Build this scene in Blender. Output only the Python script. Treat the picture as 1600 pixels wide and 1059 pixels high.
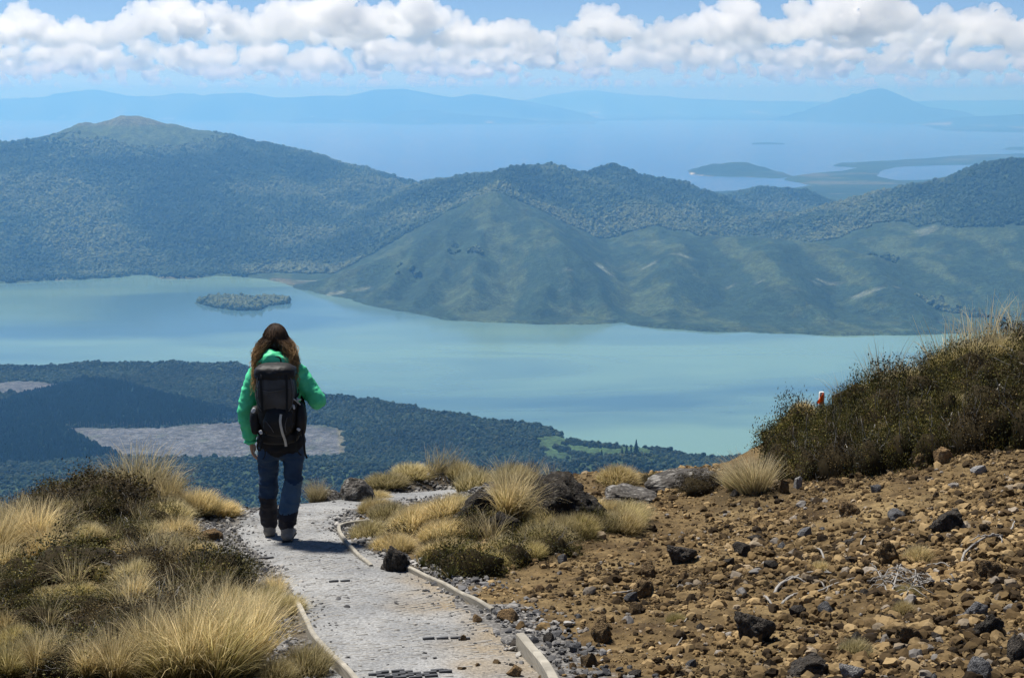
import bpy, bmesh, math, random
import numpy as np
from mathutils import Vector, Matrix, Quaternion, Euler

for o in list(bpy.data.objects):
    bpy.data.objects.remove(o)
S = bpy.context.scene
C = S.collection
rng = np.random.default_rng(7)
random.seed(7)
R = math.radians

# ------------------------------------------------------------------ camera
FPX = 2200.0                      # focal length in pixels of the 1600 x 1059 photograph
PITCH = math.atan(379.5 / FPX)    # eye level sits 379.5 px above the middle of the picture
cd = bpy.data.cameras.new('camera')
cam = bpy.data.objects.new('camera', cd)
C.objects.link(cam)
cd.sensor_fit = 'HORIZONTAL'
cd.sensor_width = 36.0
cd.lens = 36.0 * FPX / 1600.0
cd.clip_start = 0.1
cd.clip_end = 400000.0
cam.location = (0, 0, 0)
cam.rotation_euler = (math.pi / 2 - PITCH, 0, 0)
S.camera = cam

# ------------------------------------------------------------------ sky, sun, exposure
SUN_EL, SUN_AZ = R(64), R(-46)    # azimuth from +Y (view direction), negative = left
w = bpy.data.worlds.new('World')
S.world = w
w.use_nodes = True
wn = w.node_tree
wn.nodes.clear()
sky = wn.nodes.new('ShaderNodeTexSky')
sky.sky_type = 'NISHITA'
sky.sun_disc = False
sky.sun_elevation = SUN_EL
sky.sun_rotation = SUN_AZ
sky.altitude = 1300
sky.air_density = 0.5
sky.dust_density = 0.0
sky.ozone_density = 4.0
bg = wn.nodes.new('ShaderNodeBackground')
bg.inputs[1].default_value = 0.070
wo = wn.nodes.new('ShaderNodeOutputWorld')
wn.links.new(sky.outputs[0], bg.inputs[0])
wn.links.new(bg.outputs[0], wo.inputs[0])
sl = bpy.data.lights.new('sun', 'SUN')
sl.energy = 4.8
sl.angle = R(6.0)
sl.color = (1.0, 0.95, 0.87)
so = bpy.data.objects.new('sun', sl)
C.objects.link(so)
SUN = Vector((math.sin(SUN_AZ) * math.cos(SUN_EL), math.cos(SUN_AZ) * math.cos(SUN_EL), math.sin(SUN_EL)))
so.rotation_euler = (-SUN).to_track_quat('-Z', 'Y').to_euler()
so.location = (0, 0, 30)
S.view_settings.view_transform = 'Standard'
S.view_settings.look = 'None'
S.view_settings.exposure = 0.66
S.view_settings.gamma = 1.0
S.view_settings.use_curve_mapping = False
S.render.engine = 'CYCLES'
S.cycles.use_denoising = True
S.cycles.max_bounces = 8
S.cycles.diffuse_bounces = 4
S.cycles.transparent_max_bounces = 12
S.cycles.volume_bounces = 1

# ------------------------------------------------------------------ pixel <-> world
CP, SP = math.cos(PITCH), math.sin(PITCH)
def ray(px, py):
    u = (px - 800.0) / FPX
    v = (529.5 - py) / FPX
    return np.array([u, CP + v * SP, -SP + v * CP])
def at(px, py, Y):
    """the point on the line of sight through a photo pixel that lies Y metres ahead"""
    d = ray(px, py)
    return d * (Y / d[1])
def atz(px, py, z):
    d = ray(px, py)
    return d * (z / d[2])

# ------------------------------------------------------------------ noise
def _h(ix, iy, iz, seed):
    n = (ix.astype(np.int64) * 374761393 + iy.astype(np.int64) * 668265263 + iz.astype(np.int64) * 2147483647 + seed * 974634777) & 0xFFFFFFFF
    n = ((n ^ (n >> 13)) * 1274126177) & 0xFFFFFFFF
    n = ((n ^ (n >> 16)) * 2246822519) & 0xFFFFFFFF
    n = n ^ (n >> 15)
    return (n & 0xFFFFFF) / float(0xFFFFFF)
def n2(x, y, seed=0):
    x = np.asarray(x, float); y = np.asarray(y, float)
    ix = np.floor(x); iy = np.floor(y); fx = x - ix; fy = y - iy
    ix = ix.astype(np.int64); iy = iy.astype(np.int64); z = np.zeros_like(ix)
    def g(dx, dy):
        a = _h(ix + dx, iy + dy, z, seed) * 2 * math.pi
        return np.cos(a) * (fx - dx) + np.sin(a) * (fy - dy)
    u = fx ** 3 * (fx * (fx * 6 - 15) + 10); v = fy ** 3 * (fy * (fy * 6 - 15) + 10)
    a = g(0, 0); b = g(1, 0); c = g(0, 1); d = g(1, 1)
    return ((a + (b - a) * u) * (1 - v) + (c + (d - c) * u) * v) * 1.5
def n3(p, seed=0):
    p = np.asarray(p, float)
    i = np.floor(p); f = p - i; i = i.astype(np.int64)
    u = f * f * (3 - 2 * f)
    r = np.zeros(len(p))
    for dx in (0, 1):
        for dy in (0, 1):
            for dz in (0, 1):
                w_ = (u[:, 0] if dx else 1 - u[:, 0]) * (u[:, 1] if dy else 1 - u[:, 1]) * (u[:, 2] if dz else 1 - u[:, 2])
                r += w_ * (_h(i[:, 0] + dx, i[:, 1] + dy, i[:, 2] + dz, seed) * 2 - 1)
    return r
def fbm2(x, y, oct=5, seed=0, gain=0.5):
    r = 0; a = 1.0; s = 1.0
    for k in range(oct):
        r = r + a * n2(x * s + 17.3 * k, y * s - 9.1 * k, seed + k)
        a *= gain; s *= 2.03
    return r
def ridged2(x, y, oct=4, seed=0):
    r = 0; a = 1.0; s = 1.0
    for k in range(oct):
        r = r + a * (1 - 2 * np.abs(n2(x * s + 5.7 * k, y * s + 3.1 * k, seed + k)))
        a *= 0.5; s *= 2.1
    return r
def fbm3(p, oct=4, seed=0, gain=0.5):
    r = 0; a = 1.0; s = 1.0
    for k in range(oct):
        r = r + a * n3(np.asarray(p) * s + 31.7 * k, seed + k)
        a *= gain; s *= 2.05
    return r
def sstep(a, b, x):
    t = np.clip((np.asarray(x, float) - a) / (b - a), 0, 1)
    return t * t * (3 - 2 * t)

# ------------------------------------------------------------------ material helper
class M:
    """tiny node builder: every value may be a number, a tuple or a socket"""
    def __init__(s, name, rough=0.85, spec=0.25):
        s.m = bpy.data.materials.new(name); s.m.use_nodes = True
        s.t = s.m.node_tree; s.t.nodes.clear()
        s.out = s.t.nodes.new('ShaderNodeOutputMaterial')
        s.b = s.t.nodes.new('ShaderNodeBsdfPrincipled')
        s.b.inputs['Roughness'].default_value = rough
        s.b.inputs['Specular IOR Level'].default_value = spec
        s.t.links.new(s.b.outputs[0], s.out.inputs[0])
    def put(s, sock, v):
        if isinstance(v, bpy.types.NodeSocket): s.t.links.new(v, sock)
        elif isinstance(v, (tuple, list)) and sock.type == 'RGBA' and len(v) == 3: sock.default_value = (*v, 1)
        else: sock.default_value = v
    def node(s, kind, out=0, props=None, **ins):
        n = s.t.nodes.new('ShaderNode' + kind)
        for k, v in (props or {}).items(): setattr(n, k, v)
        for k, v in ins.items():
            k = int(k[1:]) if k[0] == 'i' and k[1:].isdigit() else k.replace('_', ' ')
            s.put(n.inputs[k], v)
        return n.outputs[out]
    def pos(s): return s.node('NewGeometry', 0)
    def obj(s): return s.node('TexCoord', 3)
    def rnd(s): return s.node('ObjectInfo', 5)
    def attr(s, name, out=0): return s.node('Attribute', out, {'attribute_name': name})
    def noise(s, scale, detail=4, vec=None, out=0, rough=0.55, dist=0.0):
        k = dict(Scale=scale, Detail=detail, Roughness=rough, Distortion=dist)
        if vec is not None: k['Vector'] = vec
        return s.node('TexNoise', out, None, **k)
    def voro(s, scale, vec=None, feature='F1', out=0, rand=1.0):
        k = dict(Scale=scale, Randomness=rand)
        if vec is not None: k['Vector'] = vec
        return s.node('TexVoronoi', out, {'feature': feature}, **k)
    def ramp(s, fac, stops, out=0, interp='LINEAR'):
        n = s.t.nodes.new('ShaderNodeValToRGB'); cr = n.color_ramp; cr.interpolation = interp
        while len(cr.elements) > 1: cr.elements.remove(cr.elements[-1])
        cr.elements[0].position = stops[0][0]
        for i, (p, c) in enumerate(stops):
            e = cr.elements[0] if i == 0 else cr.elements.new(p)
            c = (c, c, c) if isinstance(c, (int, float)) else c
            e.color = (*c, 1)
        s.put(n.inputs[0], fac)
        return n.outputs[out]
    def mix(s, f, a, b, mode='MIX'):
        n = s.t.nodes.new('ShaderNodeMix'); n.data_type = 'RGBA'; n.blend_type = mode
        s.put(n.inputs[0], f); s.put(n.inputs[6], a); s.put(n.inputs[7], b)
        return n.outputs[2]
    def math(s, op, a, b=0.0):
        return s.node('Math', 0, {'operation': op}, i0=a, i1=b)
    def vmul(s, v, k): return s.node('VectorMath', 0, {'operation': 'MULTIPLY'}, i0=v, i1=k)
    def bump(s, h, strength=0.5, dist=0.02):
        s.put(s.b.inputs['Normal'], s.node('Bump', 0, None, Height=h, Strength=strength, Distance=dist))
    def col(s, c): s.put(s.b.inputs['Base Color'], c)
    def rough(s, v): s.put(s.b.inputs['Roughness'], v)
    def translucent(s, c, f):
        """leaf-like: mix in a translucent share so that back light glows through"""
        tr = s.t.nodes.new('ShaderNodeBsdfTranslucent'); s.put(tr.inputs[0], c)
        mx = s.t.nodes.new('ShaderNodeMixShader'); mx.inputs[0].default_value = f
        s.t.links.new(s.b.outputs[0], mx.inputs[1]); s.t.links.new(tr.outputs[0], mx.inputs[2])
        s.t.links.new(mx.outputs[0], s.out.inputs[0])

# ------------------------------------------------------------------ mesh helpers
def mesh(name, V, F, mat=None, smooth=True, mi=None):
    me = bpy.data.meshes.new(name)
    V = np.asarray(V, np.float32).reshape(-1, 3)
    if isinstance(F, np.ndarray):
        k = F.shape[1]; n = len(F)
        me.vertices.add(len(V)); me.vertices.foreach_set('co', V.ravel())
        me.loops.add(n * k); me.loops.foreach_set('vertex_index', F.astype(np.int32).ravel())
        me.polygons.add(n); me.polygons.foreach_set('loop_start', np.arange(0, n * k, k, dtype=np.int32))
        me.update(calc_edges=True)
    else:
        me.from_pydata([tuple(v) for v in V], [], F)
    for m in (mat if isinstance(mat, (list, tuple)) else [mat]):
        if m is not None: me.materials.append(m)
    if mi is not None: me.polygons.foreach_set('material_index', np.asarray(mi, np.int32))
    me.polygons.foreach_set('use_smooth', np.full(len(me.polygons), smooth))
    me.validate()
    return me
def obj(name, me, parent=None, loc=None, label=None, cat=None, group=None, kind=None):
    o = bpy.data.objects.new(name, me); C.objects.link(o)
    if parent is not None: o.parent = parent
    if loc is not None: o.location = loc
    if label: o['label'] = label
    if cat: o['category'] = cat
    if group: o['group'] = group
    if kind: o['kind'] = kind
    return o
def setattr_f(me, name, arr, typ='FLOAT', dom='POINT'):
    a = me.attributes.new(name, typ, dom)
    arr = np.asarray(arr, np.float32)
    a.data.foreach_set('value' if typ == 'FLOAT' else ('vector' if typ == 'FLOAT_VECTOR' else 'color'), arr.ravel())
def grid_faces(nr, nc):
    i = np.arange(nr * nc).reshape(nr, nc)
    return np.stack([i[:-1, :-1], i[:-1, 1:], i[1:, 1:], i[1:, :-1]], -1).reshape(-1, 4)
_ico = {}
def ico(sub):
    if sub not in _ico:
        b = bmesh.new(); bmesh.ops.create_icosphere(b, subdivisions=sub, radius=1.0)
        V = np.array([v.co[:] for v in b.verts]); F = np.array([[v.index for v in f.verts] for f in b.faces]); b.free()
        _ico[sub] = (V, F)
    V, F = _ico[sub]
    return V.copy(), F.copy()
def joinm(parts):
    """parts: list of (V, F) with the same face size"""
    Vs, Fs, k = [], [], 0
    for V, F in parts:
        Vs.append(V); Fs.append(np.asarray(F) + k); k += len(V)
    return np.concatenate(Vs), np.concatenate(Fs)

def scatter(name, P, scale, rotz, sources, var, mats=None, kind='stuff', label=None, cat=None, tilt=None):
    """uncountable stuff: copies of a few source meshes on a cloud of points (geometry nodes)"""
    me = bpy.data.meshes.new(name)
    P = np.asarray(P, np.float32)
    me.vertices.add(len(P)); me.vertices.foreach_set('co', P.ravel())
    sc = np.asarray(scale, np.float32)
    if sc.ndim == 1: sc = np.repeat(sc[:, None], 3, 1)
    setattr_f(me, 'sc', sc, 'FLOAT_VECTOR')
    rv = np.zeros((len(P), 3), np.float32); rv[:, 2] = rotz
    if tilt is not None: rv[:, :2] = tilt
    setattr_f(me, 'rt', rv, 'FLOAT_VECTOR')
    setattr_f(me, 'vr', np.asarray(var, np.float32))
    o = obj(name, me, kind=kind, label=label, cat=cat)
    g = bpy.data.node_groups.new(name, 'GeometryNodeTree')
    g.interface.new_socket('Geometry', in_out='INPUT', socket_type='NodeSocketGeometry')
    g.interface.new_socket('Geometry', in_out='OUTPUT', socket_type='NodeSocketGeometry')
    N, L = g.nodes, g.links
    gi = N.new('NodeGroupInput'); go = N.new('NodeGroupOutput'); jn = N.new('GeometryNodeJoinGeometry')
    def named(nm, ty):
        a = N.new('GeometryNodeInputNamedAttribute'); a.data_type = ty; a.inputs[0].default_value = nm
        return a.outputs[0]
    asc, art, avr = named('sc', 'FLOAT_VECTOR'), named('rt', 'FLOAT_VECTOR'), named('vr', 'FLOAT')
    for k, sm in enumerate(sources):
        src = bpy.data.objects.new(name + '_source', sm)     # a mesh template only: never linked to the scene
        oi = N.new('GeometryNodeObjectInfo'); oi.inputs['Object'].default_value = src
        oi.inputs['As Instance'].default_value = True
        cmp = N.new('FunctionNodeCompare'); cmp.data_type = 'FLOAT'; cmp.operation = 'EQUAL'
        L.new(avr, cmp.inputs[0]); cmp.inputs[1].default_value = float(k); cmp.inputs[12].default_value = 0.1
        ip = N.new('GeometryNodeInstanceOnPoints')
        L.new(gi.outputs[0], ip.inputs['Points']); L.new(cmp.outputs[0], ip.inputs['Selection'])
        L.new(oi.outputs['Geometry'], ip.inputs['Instance'])
        L.new(art, ip.inputs['Rotation']); L.new(asc, ip.inputs['Scale'])
        L.new(ip.outputs[0], jn.inputs[0])
    L.new(jn.outputs[0], go.inputs[0])
    o.modifiers.new('scatter', 'NODES').node_group = g
    return o
# ================================================================== FAR LAND
LZ, TZ = -786.0, -720.0           # water levels of the near and the far lake below the eye

def polyline(pts): return np.array([at(px, py, d * 1000.0) for px, py, d in pts])

# ridge lines: (photo x, photo y, km ahead); slope; rounding in metres
RIDGES = []
def ridge(pts, s, w=120.0, grp=0): RIDGES.append((polyline(pts), s, w, grp))
# left hill
ridge([(-420, 262, 8.4), (-150, 246, 8.5), (0, 234, 8.6), (50, 226, 8.7), (120, 210, 8.8), (165, 196, 8.9), (205, 190, 8.9), (250, 198, 8.9), (330, 222, 8.8), (420, 246, 8.7), (500, 268, 8.6), (580, 291, 8.5), (648, 307, 8.4)], .27, 160)
ridge([(60, 224, 8.5), (112, 208, 8.35), (165, 225, 8.2), (190, 262, 7.8), (200, 320, 7.2), (170, 380, 6.7)], .27, 120)
ridge([(205, 192, 8.9), (300, 250, 8.2), (360, 310, 7.5), (380, 370, 6.9), (360, 415, 6.5)], .30, 120)
ridge([(420, 247, 8.6), (450, 300, 8.0), (500, 350, 7.3), (540, 400, 6.7)], .30, 120)
ridge([(-100, 245, 8.3), (-20, 290, 7.7), (40, 350, 7.0), (60, 405, 6.5)], .28, 120)
ridge([(-420, 262, 8.3), (-300, 330, 7.2), (-250, 400, 6.6)], .28, 120)
# middle hill and its back crest
ridge([(640, 312, 8.2), (690, 290, 7.8), (740, 275, 7.5), (800, 266, 7.4), (860, 269, 7.5), (905, 270, 7.7), (950, 265, 7.8), (1000, 277, 7.9), (1060, 298, 8.0), (1110, 318, 8.1)], .36, 90)
ridge([(1060, 318, 8.9), (1110, 310, 9.0), (1165, 301, 9.0), (1225, 298, 9.0), (1285, 314, 9.0), (1340, 328, 9.0)], .36, 90)
ridge([(905, 272, 7.6), (960, 310, 7.0), (1010, 345, 6.6), (1040, 365, 6.3)], .36, 70)
# right hill
ridge([(1110, 352, 7.2), (1180, 343, 7.2), (1260, 338, 7.2), (1330, 324, 7.1), (1430, 300, 7.0), (1530, 276, 6.9), (1600, 260, 6.8), (1760, 225, 6.6), (2000, 200, 6.4)], .34, 100)
ridge([(1430, 302, 6.9), (1400, 350, 6.4), (1450, 400, 5.8), (1500, 440, 5.4)], .34, 100)
ridge([(1640, 262, 6.6), (1620, 330, 6.1), (1640, 400, 5.6), (1660, 470, 5.0)], .34, 100)
# cone with three spurs in front of the middle hill
ridge([(800, 268, 7.3), (785, 298, 6.75), (772, 313, 6.4)], .46, 25)
ridge([(772, 313, 6.4), (715, 352, 6.15), (650, 383, 5.95), (560, 412, 5.8), (500, 432, 5.72)], .46, 22)
ridge([(772, 313, 6.4), (835, 345, 6.0), (880, 378, 5.7), (905, 410, 5.45), (945, 465, 5.1), (975, 500, 4.9)], .60, 10)
ridge([(772, 313, 6.4), (760, 380, 5.8), (735, 440, 5.35), (700, 490, 5.02)], .60, 10)
ridge([(835, 345, 6.0), (850, 410, 5.5), (855, 480, 5.0)], .60, 10)
ridge([(715, 352, 6.15), (690, 420, 5.6), (650, 478, 5.15)], .60, 10)
ridge([(650, 383, 5.95), (610, 440, 5.5), (590, 472, 5.3)], .60, 10)
ridge([(880, 378, 5.7), (885, 440, 5.25), (905, 500, 4.93)], .60, 10)
# smooth lower hill on the right in front
ridge([(975, 402, 6.1), (1010, 384, 6.25), (1070, 372, 6.2), (1150, 372, 6.1), (1250, 378, 6.0), (1350, 396, 5.8), (1480, 415, 5.6), (1620, 430, 5.4), (1800, 440, 5.2)], .36, 80)
ridge([(1070, 374, 6.1), (1060, 420, 5.55), (1040, 480, 5.05)], .46, 30)
ridge([(1200, 380, 5.9), (1220, 440, 5.3), (1310, 510, 4.78)], .46, 30)
ridge([(1350, 398, 5.7), (1400, 450, 5.2), (1440, 500, 4.85)], .46, 30)
# wooded rise on the near shore
ridge([(-400, 585, 3.95), (0, 570, 4.02), (60, 569, 4.05), (130, 566, 4.05), (300, 566, 4.05), (385, 566, 4.02), (440, 590, 3.85), (510, 612, 3.68), (600, 622, 3.6), (652, 632, 3.52), (720, 647, 3.4), (785, 654, 3.34), (845, 662, 3.28)], .22, 40, 1)
# foot of the mountain: wooded knolls
ridge([(860, 760, 2.45), (905, 735, 2.5), (940, 722, 2.52), (1000, 712, 2.55), (1055, 718, 2.55), (1100, 730, 2.6), (1150, 726, 2.65), (1210, 724, 2.7), (1350, 716, 2.7), (1600, 700, 2.7)], .5, 40, 2)
ridge([(380, 728, 2.6), (430, 716, 2.62), (520, 724, 2.6), (620, 735, 2.55), (760, 745, 2.5), (860, 745, 2.5)], .45, 40, 2)
ridge([(-200, 760, 2.5), (60, 752, 2.52), (200, 742, 2.55), (380, 728, 2.6)], .45, 40, 2)
# far shore of the far lake: nearer hills, then the skyline
ridge([(-300, 176, 39.15), (0, 176, 39.15), (40, 172, 39.15), (75, 164, 39.15), (130, 163, 39.15), (190, 170, 39.15), (260, 178, 39.15), (330, 176, 39.88)], .30, 90, 3)
ridge([(430, 184, 38.42), (455, 174, 38.42), (475, 168, 38.42), (500, 172, 38.42), (530, 183, 38.42)], .5, 145, 3)
ridge([(600, 184, 38.42), (625, 175, 38.42), (670, 173, 38.42), (720, 178, 38.42), (790, 184, 38.42), (900, 191, 38.13)], .4, 45, 3)
ridge([(-420, 142, 44.95), (-200, 146, 44.95), (0, 138, 44.95), (40, 140, 44.95), (75, 141, 44.95), (100, 136, 44.95), (125, 136, 44.95), (160, 145, 44.95), (200, 150, 44.95), (250, 146, 44.95), (280, 142, 44.95), (300, 148, 44.95), (350, 146, 44.95), (385, 145, 44.95), (430, 152, 44.95), (520, 150, 44.95), (575, 147, 45.67), (590, 140, 45.67), (630, 139, 45.67), (660, 144, 45.67), (710, 153, 45.67), (740, 147, 45.67), (770, 150, 45.67), (810, 156, 45.67)], .22, 90, 3)
ridge([(780, 159, 61.0), (830, 156, 61.0), (870, 147, 61.0), (900, 142, 61.0), (930, 141, 61.0), (960, 146, 61.0), (1030, 150, 61.0), (1090, 155, 61.0), (1180, 158, 61.0), (1300, 159, 61.0), (1450, 158, 61.0), (1540, 157, 61.0), (1700, 156, 61.0), (2100, 152, 61.0)], .22, 90, 3)
ridge([(1175, 180, 40.60), (1205, 165, 41.32), (1235, 154, 41.32), (1270, 152, 41.32), (1285, 154, 41.32), (1310, 146, 41.32), (1335, 139, 41.32), (1350, 141, 41.32), (1375, 137, 41.32), (1388, 142, 41.32), (1408, 155, 41.32), (1432, 163, 41.32), (1445, 165, 41.32), (1500, 172, 41.32)], .42, 30, 3)
ridge([(1455, 188, 36.25), (1500, 182, 36.25), (1560, 180, 36.25), (1640, 176, 36.25), (1900, 170, 36.25)], .4, 45, 3)
# headland and wooded island in the far lake
ridge([(1090, 261, 13.49), (1110, 258, 13.56), (1140, 255, 13.63), (1165, 255, 13.63), (1190, 261, 13.70), (1215, 268, 13.78)], .7, 43, 4)
ridge([(1183, 221, 20.88), (1195, 217, 20.88), (1208, 217, 20.88), (1218, 221, 20.88)], .8, 43, 4)
ridge([(1575, 226, 18.85), (1590, 221, 18.85), (1640, 218, 18.85)], .7, 43, 4)
# small wooded island in the near lake
ridge([(322, 474, 5.42), (350, 468, 5.46), (385, 470, 5.44), (400, 471, 5.46), (425, 469, 5.5), (440, 468, 5.52)], .30, 16, 5)

def lakepoly(pts, z): return np.array([atz(px, py, z)[:2] for px, py in pts])
NEAR_LAKE = lakepoly([(-500, 470), (-200, 452), (0, 443), (60, 440), (130, 437), (190, 433), (215, 430), (240, 430), (252, 436), (300, 436), (335, 431), (400, 434), (440, 441), (468, 452), (505, 459), (545, 468), (585, 479), (640, 489), (700, 500), (755, 503), (850, 507), (930, 508), (972, 504), (985, 507), (1030, 513), (1100, 518), (1200, 520), (1300, 524), (1400, 524), (1500, 521), (1700, 512), (2100, 505),
    (2100, 770), (1300, 735), (1180, 722), (1080, 716), (1040, 708), (960, 699), (905, 692), (880, 686), (872, 676), (850, 668), (780, 660), (720, 652), (655, 640), (600, 629), (510, 618), (440, 598), (385, 574), (300, 573), (130, 573), (0, 577), (-500, 590)], LZ)
ISLE = lakepoly([(306, 474), (330, 480), (370, 485), (405, 485), (415, 479), (452, 474), (455, 470), (430, 466), (395, 468), (350, 466), (320, 468)], LZ)
FAR_LAKE = lakepoly([(-700, 186), (-300, 186), (0, 186), (220, 189), (240, 187), (420, 188), (450, 192), (560, 192), (610, 194), (930, 195), (935, 189), (1050, 187), (1200, 188), (1330, 191), (1440, 195), (1470, 204), (1560, 207), (1700, 207), (2000, 205),
    (2000, 232), (1640, 236), (1600, 240), (1500, 243), (1440, 248), (1370, 252), (1310, 255), (1300, 260), (1340, 262), (1320, 267), (1270, 271), (1235, 276), (1222, 281), (1270, 290), (1240, 294), (1100, 300), (1060, 310), (700, 330), (200, 330), (-700, 330)], TZ)
LAGOON = lakepoly([(1375, 268), (1400, 261), (1480, 258), (1580, 258), (1600, 262), (1540, 272), (1500, 280), (1400, 282), (1370, 276)], TZ)
ISLE2 = lakepoly([(1174, 226), (1225, 226), (1225, 224), (1200, 222), (1176, 224)], TZ)
HEAD = lakepoly([(1074, 266), (1078, 273), (1110, 276), (1160, 277), (1215, 279), (1240, 276), (1225, 270), (1200, 265), (1150, 261), (1100, 260)], TZ)
ISLE3 = lakepoly([(1562, 234), (1580, 230), (1700, 228), (1700, 238)], TZ)

def segdist(X, Y, A, B):
    dx, dy = B[0] - A[0], B[1] - A[1]
    t = np.clip(((X - A[0]) * dx + (Y - A[1]) * dy) / (dx * dx + dy * dy + 1e-9), 0, 1)
    return np.hypot(X - A[0] - t * dx, Y - A[1] - t * dy), t
def polysd(X, Y, P):
    """signed distance to a closed outline, negative inside"""
    d = np.full(X.shape, 1e9); ins = np.zeros(X.shape, bool)
    for i in range(len(P)):
        A, B = P[i], P[(i + 1) % len(P)]
        d = np.minimum(d, segdist(X, Y, A, B)[0])
        c = (A[1] > Y) != (B[1] > Y)
        with np.errstate(divide='ignore', invalid='ignore'):
            xi = (B[0] - A[0]) * (Y - A[1]) / (B[1] - A[1]) + A[0]
        ins ^= c & (X < xi)
    return np.where(ins, -d, d)

SLOPE_Y = np.array([0, 16, 30, 100, 500, 1000, 1600, 2200, 2500, 2800, 3200, 4000, 7500, 9700, 11000, 90000.])
SLOPE_Z = np.array([-30, -30, -36, -70, -235, -410, -570, -695, -745, -770, -778, -780, -775, -735, -717, -714.])
def ridge_h(X, Y):
    k = 12.0
    acc = np.zeros(X.shape); mx = np.full(X.shape, -1e6)
    hs = []
    for P, s, w_, grp in RIDGES:
        x0, x1 = P[:, 0].min(), P[:, 0].max(); y0, y1 = P[:, 1].min(), P[:, 1].max()
        reach = (P[:, 2].max() + 1000) / s + 400
        m = (X > x0 - reach) & (X < x1 + reach) & (Y > y0 - reach) & (Y < y1 + reach)
        h = np.full(X.shape, -1e6)
        if m.any():
            xm, ym = X[m], Y[m]; best = np.full(xm.shape, -1e6)
            for A, B in zip(P[:-1], P[1:]):
                d, t = segdist(xm, ym, A, B)
                best = np.maximum(best, A[2] + (B[2] - A[2]) * t - s * (np.sqrt(d * d + w_ * w_) - w_))
            h[m] = best
        hs.append(h); mx = np.maximum(mx, h)
    for h in hs: acc += np.exp(np.clip((h - mx) / k, -40, 0))
    return mx + k * np.log(acc) * (mx > -1e5)
def land(X, Y):
    """height of the far land, plus the distance to the nearest water (negative in a lake)"""
    base = np.interp(Y, SLOPE_Y, SLOPE_Z)
    wx = X + 40 * fbm2(X / 500, Y / 500, 3, 11); wy = Y + 40 * fbm2(X / 500, Y / 500, 3, 12)
    farm = sstep(15000, 32000, Y)
    rh = ridge_h(X * farm + wx * (1 - farm), Y * farm + wy * (1 - farm))
    rise = np.maximum(rh - base, 0)
    amp = np.clip(rise / 160, 0, 1)
    z = base + rise
    z = z + amp * (1 - farm) * (.4 + .6 * sstep(6000, 6700, Y) ) * (30 * ridged2(X / 640 + Y / 2600, Y / 1300, 4, 3) - 26 + 9 * ridged2(X / 190, Y / 420, 3, 6)) + (1 - farm) * amp * 5 * fbm2(X / 90, Y / 90, 3, 5)
    z = z + farm * sstep(0, 150, rise) * 26 * fbm2(X / 1600, Y / 1600, 4, 31)
    z = z + sstep(1500, 2600, Y) * (1 - farm) * 5 * fbm2(X / 260, Y / 260, 4, 8)
    wob = 14 * fbm2(X / 120, Y / 120, 3, 21)
    sd = np.full(X.shape, 1e9); level = np.full(X.shape, LZ)
    m = (Y > 2300) & (Y < 7200)
    if m.any():
        a = np.maximum(polysd(X[m], Y[m], NEAR_LAKE), -polysd(X[m], Y[m], ISLE)) + wob[m]
        sd[m] = a
    m = Y > 9700
    if m.any():
        x, y = X[m], Y[m]
        a = np.maximum(polysd(x, y, FAR_LAKE), np.maximum(np.maximum(-polysd(x, y, ISLE2), -polysd(x, y, HEAD)), -polysd(x, y, ISLE3)))
        a = np.minimum(a, polysd(x, y, LAGOON)) + wob[m] * np.clip(y / 9000, 1, 3)
        sd[m] = a; level[m] = TZ
    bank = level + 0.5 + np.clip(sd, 0, 1e6) * 0.55
    z = np.where(sd > 0, np.minimum(np.maximum(z, level + 1.0), bank), np.maximum(level - 25, level - 1 + sd * 0.2))
    return z, sd
# rows: dense where the land faces us, columns out to well past the picture's sides
rows = np.concatenate([np.geomspace(17, 1500, 60)[:-1], np.linspace(1500, 2300, 24)[:-1], np.linspace(2300, 4300, 150)[:-1], np.linspace(4300, 9600, 330)[:-1],
                       np.linspace(9600, 15500, 90)[:-1], np.linspace(15500, 22000, 50)[:-1], np.linspace(22000, 34000, 40)[:-1], np.linspace(34000, 64000, 130)])
cols = np.concatenate([np.linspace(-.72, -.40, 50)[:-1], np.linspace(-.40, .40, 640)[:-1], np.linspace(.40, .72, 50)])
GY, GT = np.meshgrid(rows, cols, indexing='ij')
GX = GT * GY
GZ, GSD = land(GX, GY)

# --- what grows where, as the land's colour, some sunlit streaks included
def photo_mask(X, Y, pts, z):
    return -polysd(X, Y, lakepoly(pts, z))
SHADE = dict(forest=(.034, .055, .026), scrub=(.022, .040, .026), grass=(.062, .085, .042), tan=(.12, .115, .075), slash=(.088, .092, .098), pine=(.010, .026, .024), field=(.045, .085, .035), sand=(.40, .36, .27))
PLZ = -776.0
FELLED = lakepoly([(104, 668), (300, 661), (392, 658), (500, 663), (536, 670), (541, 714), (420, 716), (190, 716), (150, 694)], PLZ)
FELLED2 = lakepoly([(-200, 596), (0, 595), (60, 594), (102, 598), (70, 606), (40, 613), (-200, 616)], PLZ)
PINES = lakepoly([(-200, 628), (0, 626), (60, 606), (130, 588), (175, 592), (260, 614), (392, 645), (392, 657), (104, 667), (150, 694), (190, 717), (100, 722), (-200, 724)], PLZ)
FIELD = lakepoly([(835, 684), (880, 680), (905, 690), (1000, 700), (1040, 712), (1000, 722), (900, 724), (850, 715)], PLZ)
TRACK = lakepoly([(526, 668), (533, 670), (537, 690), (537, 714), (531, 714), (530, 690)], PLZ)
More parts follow.
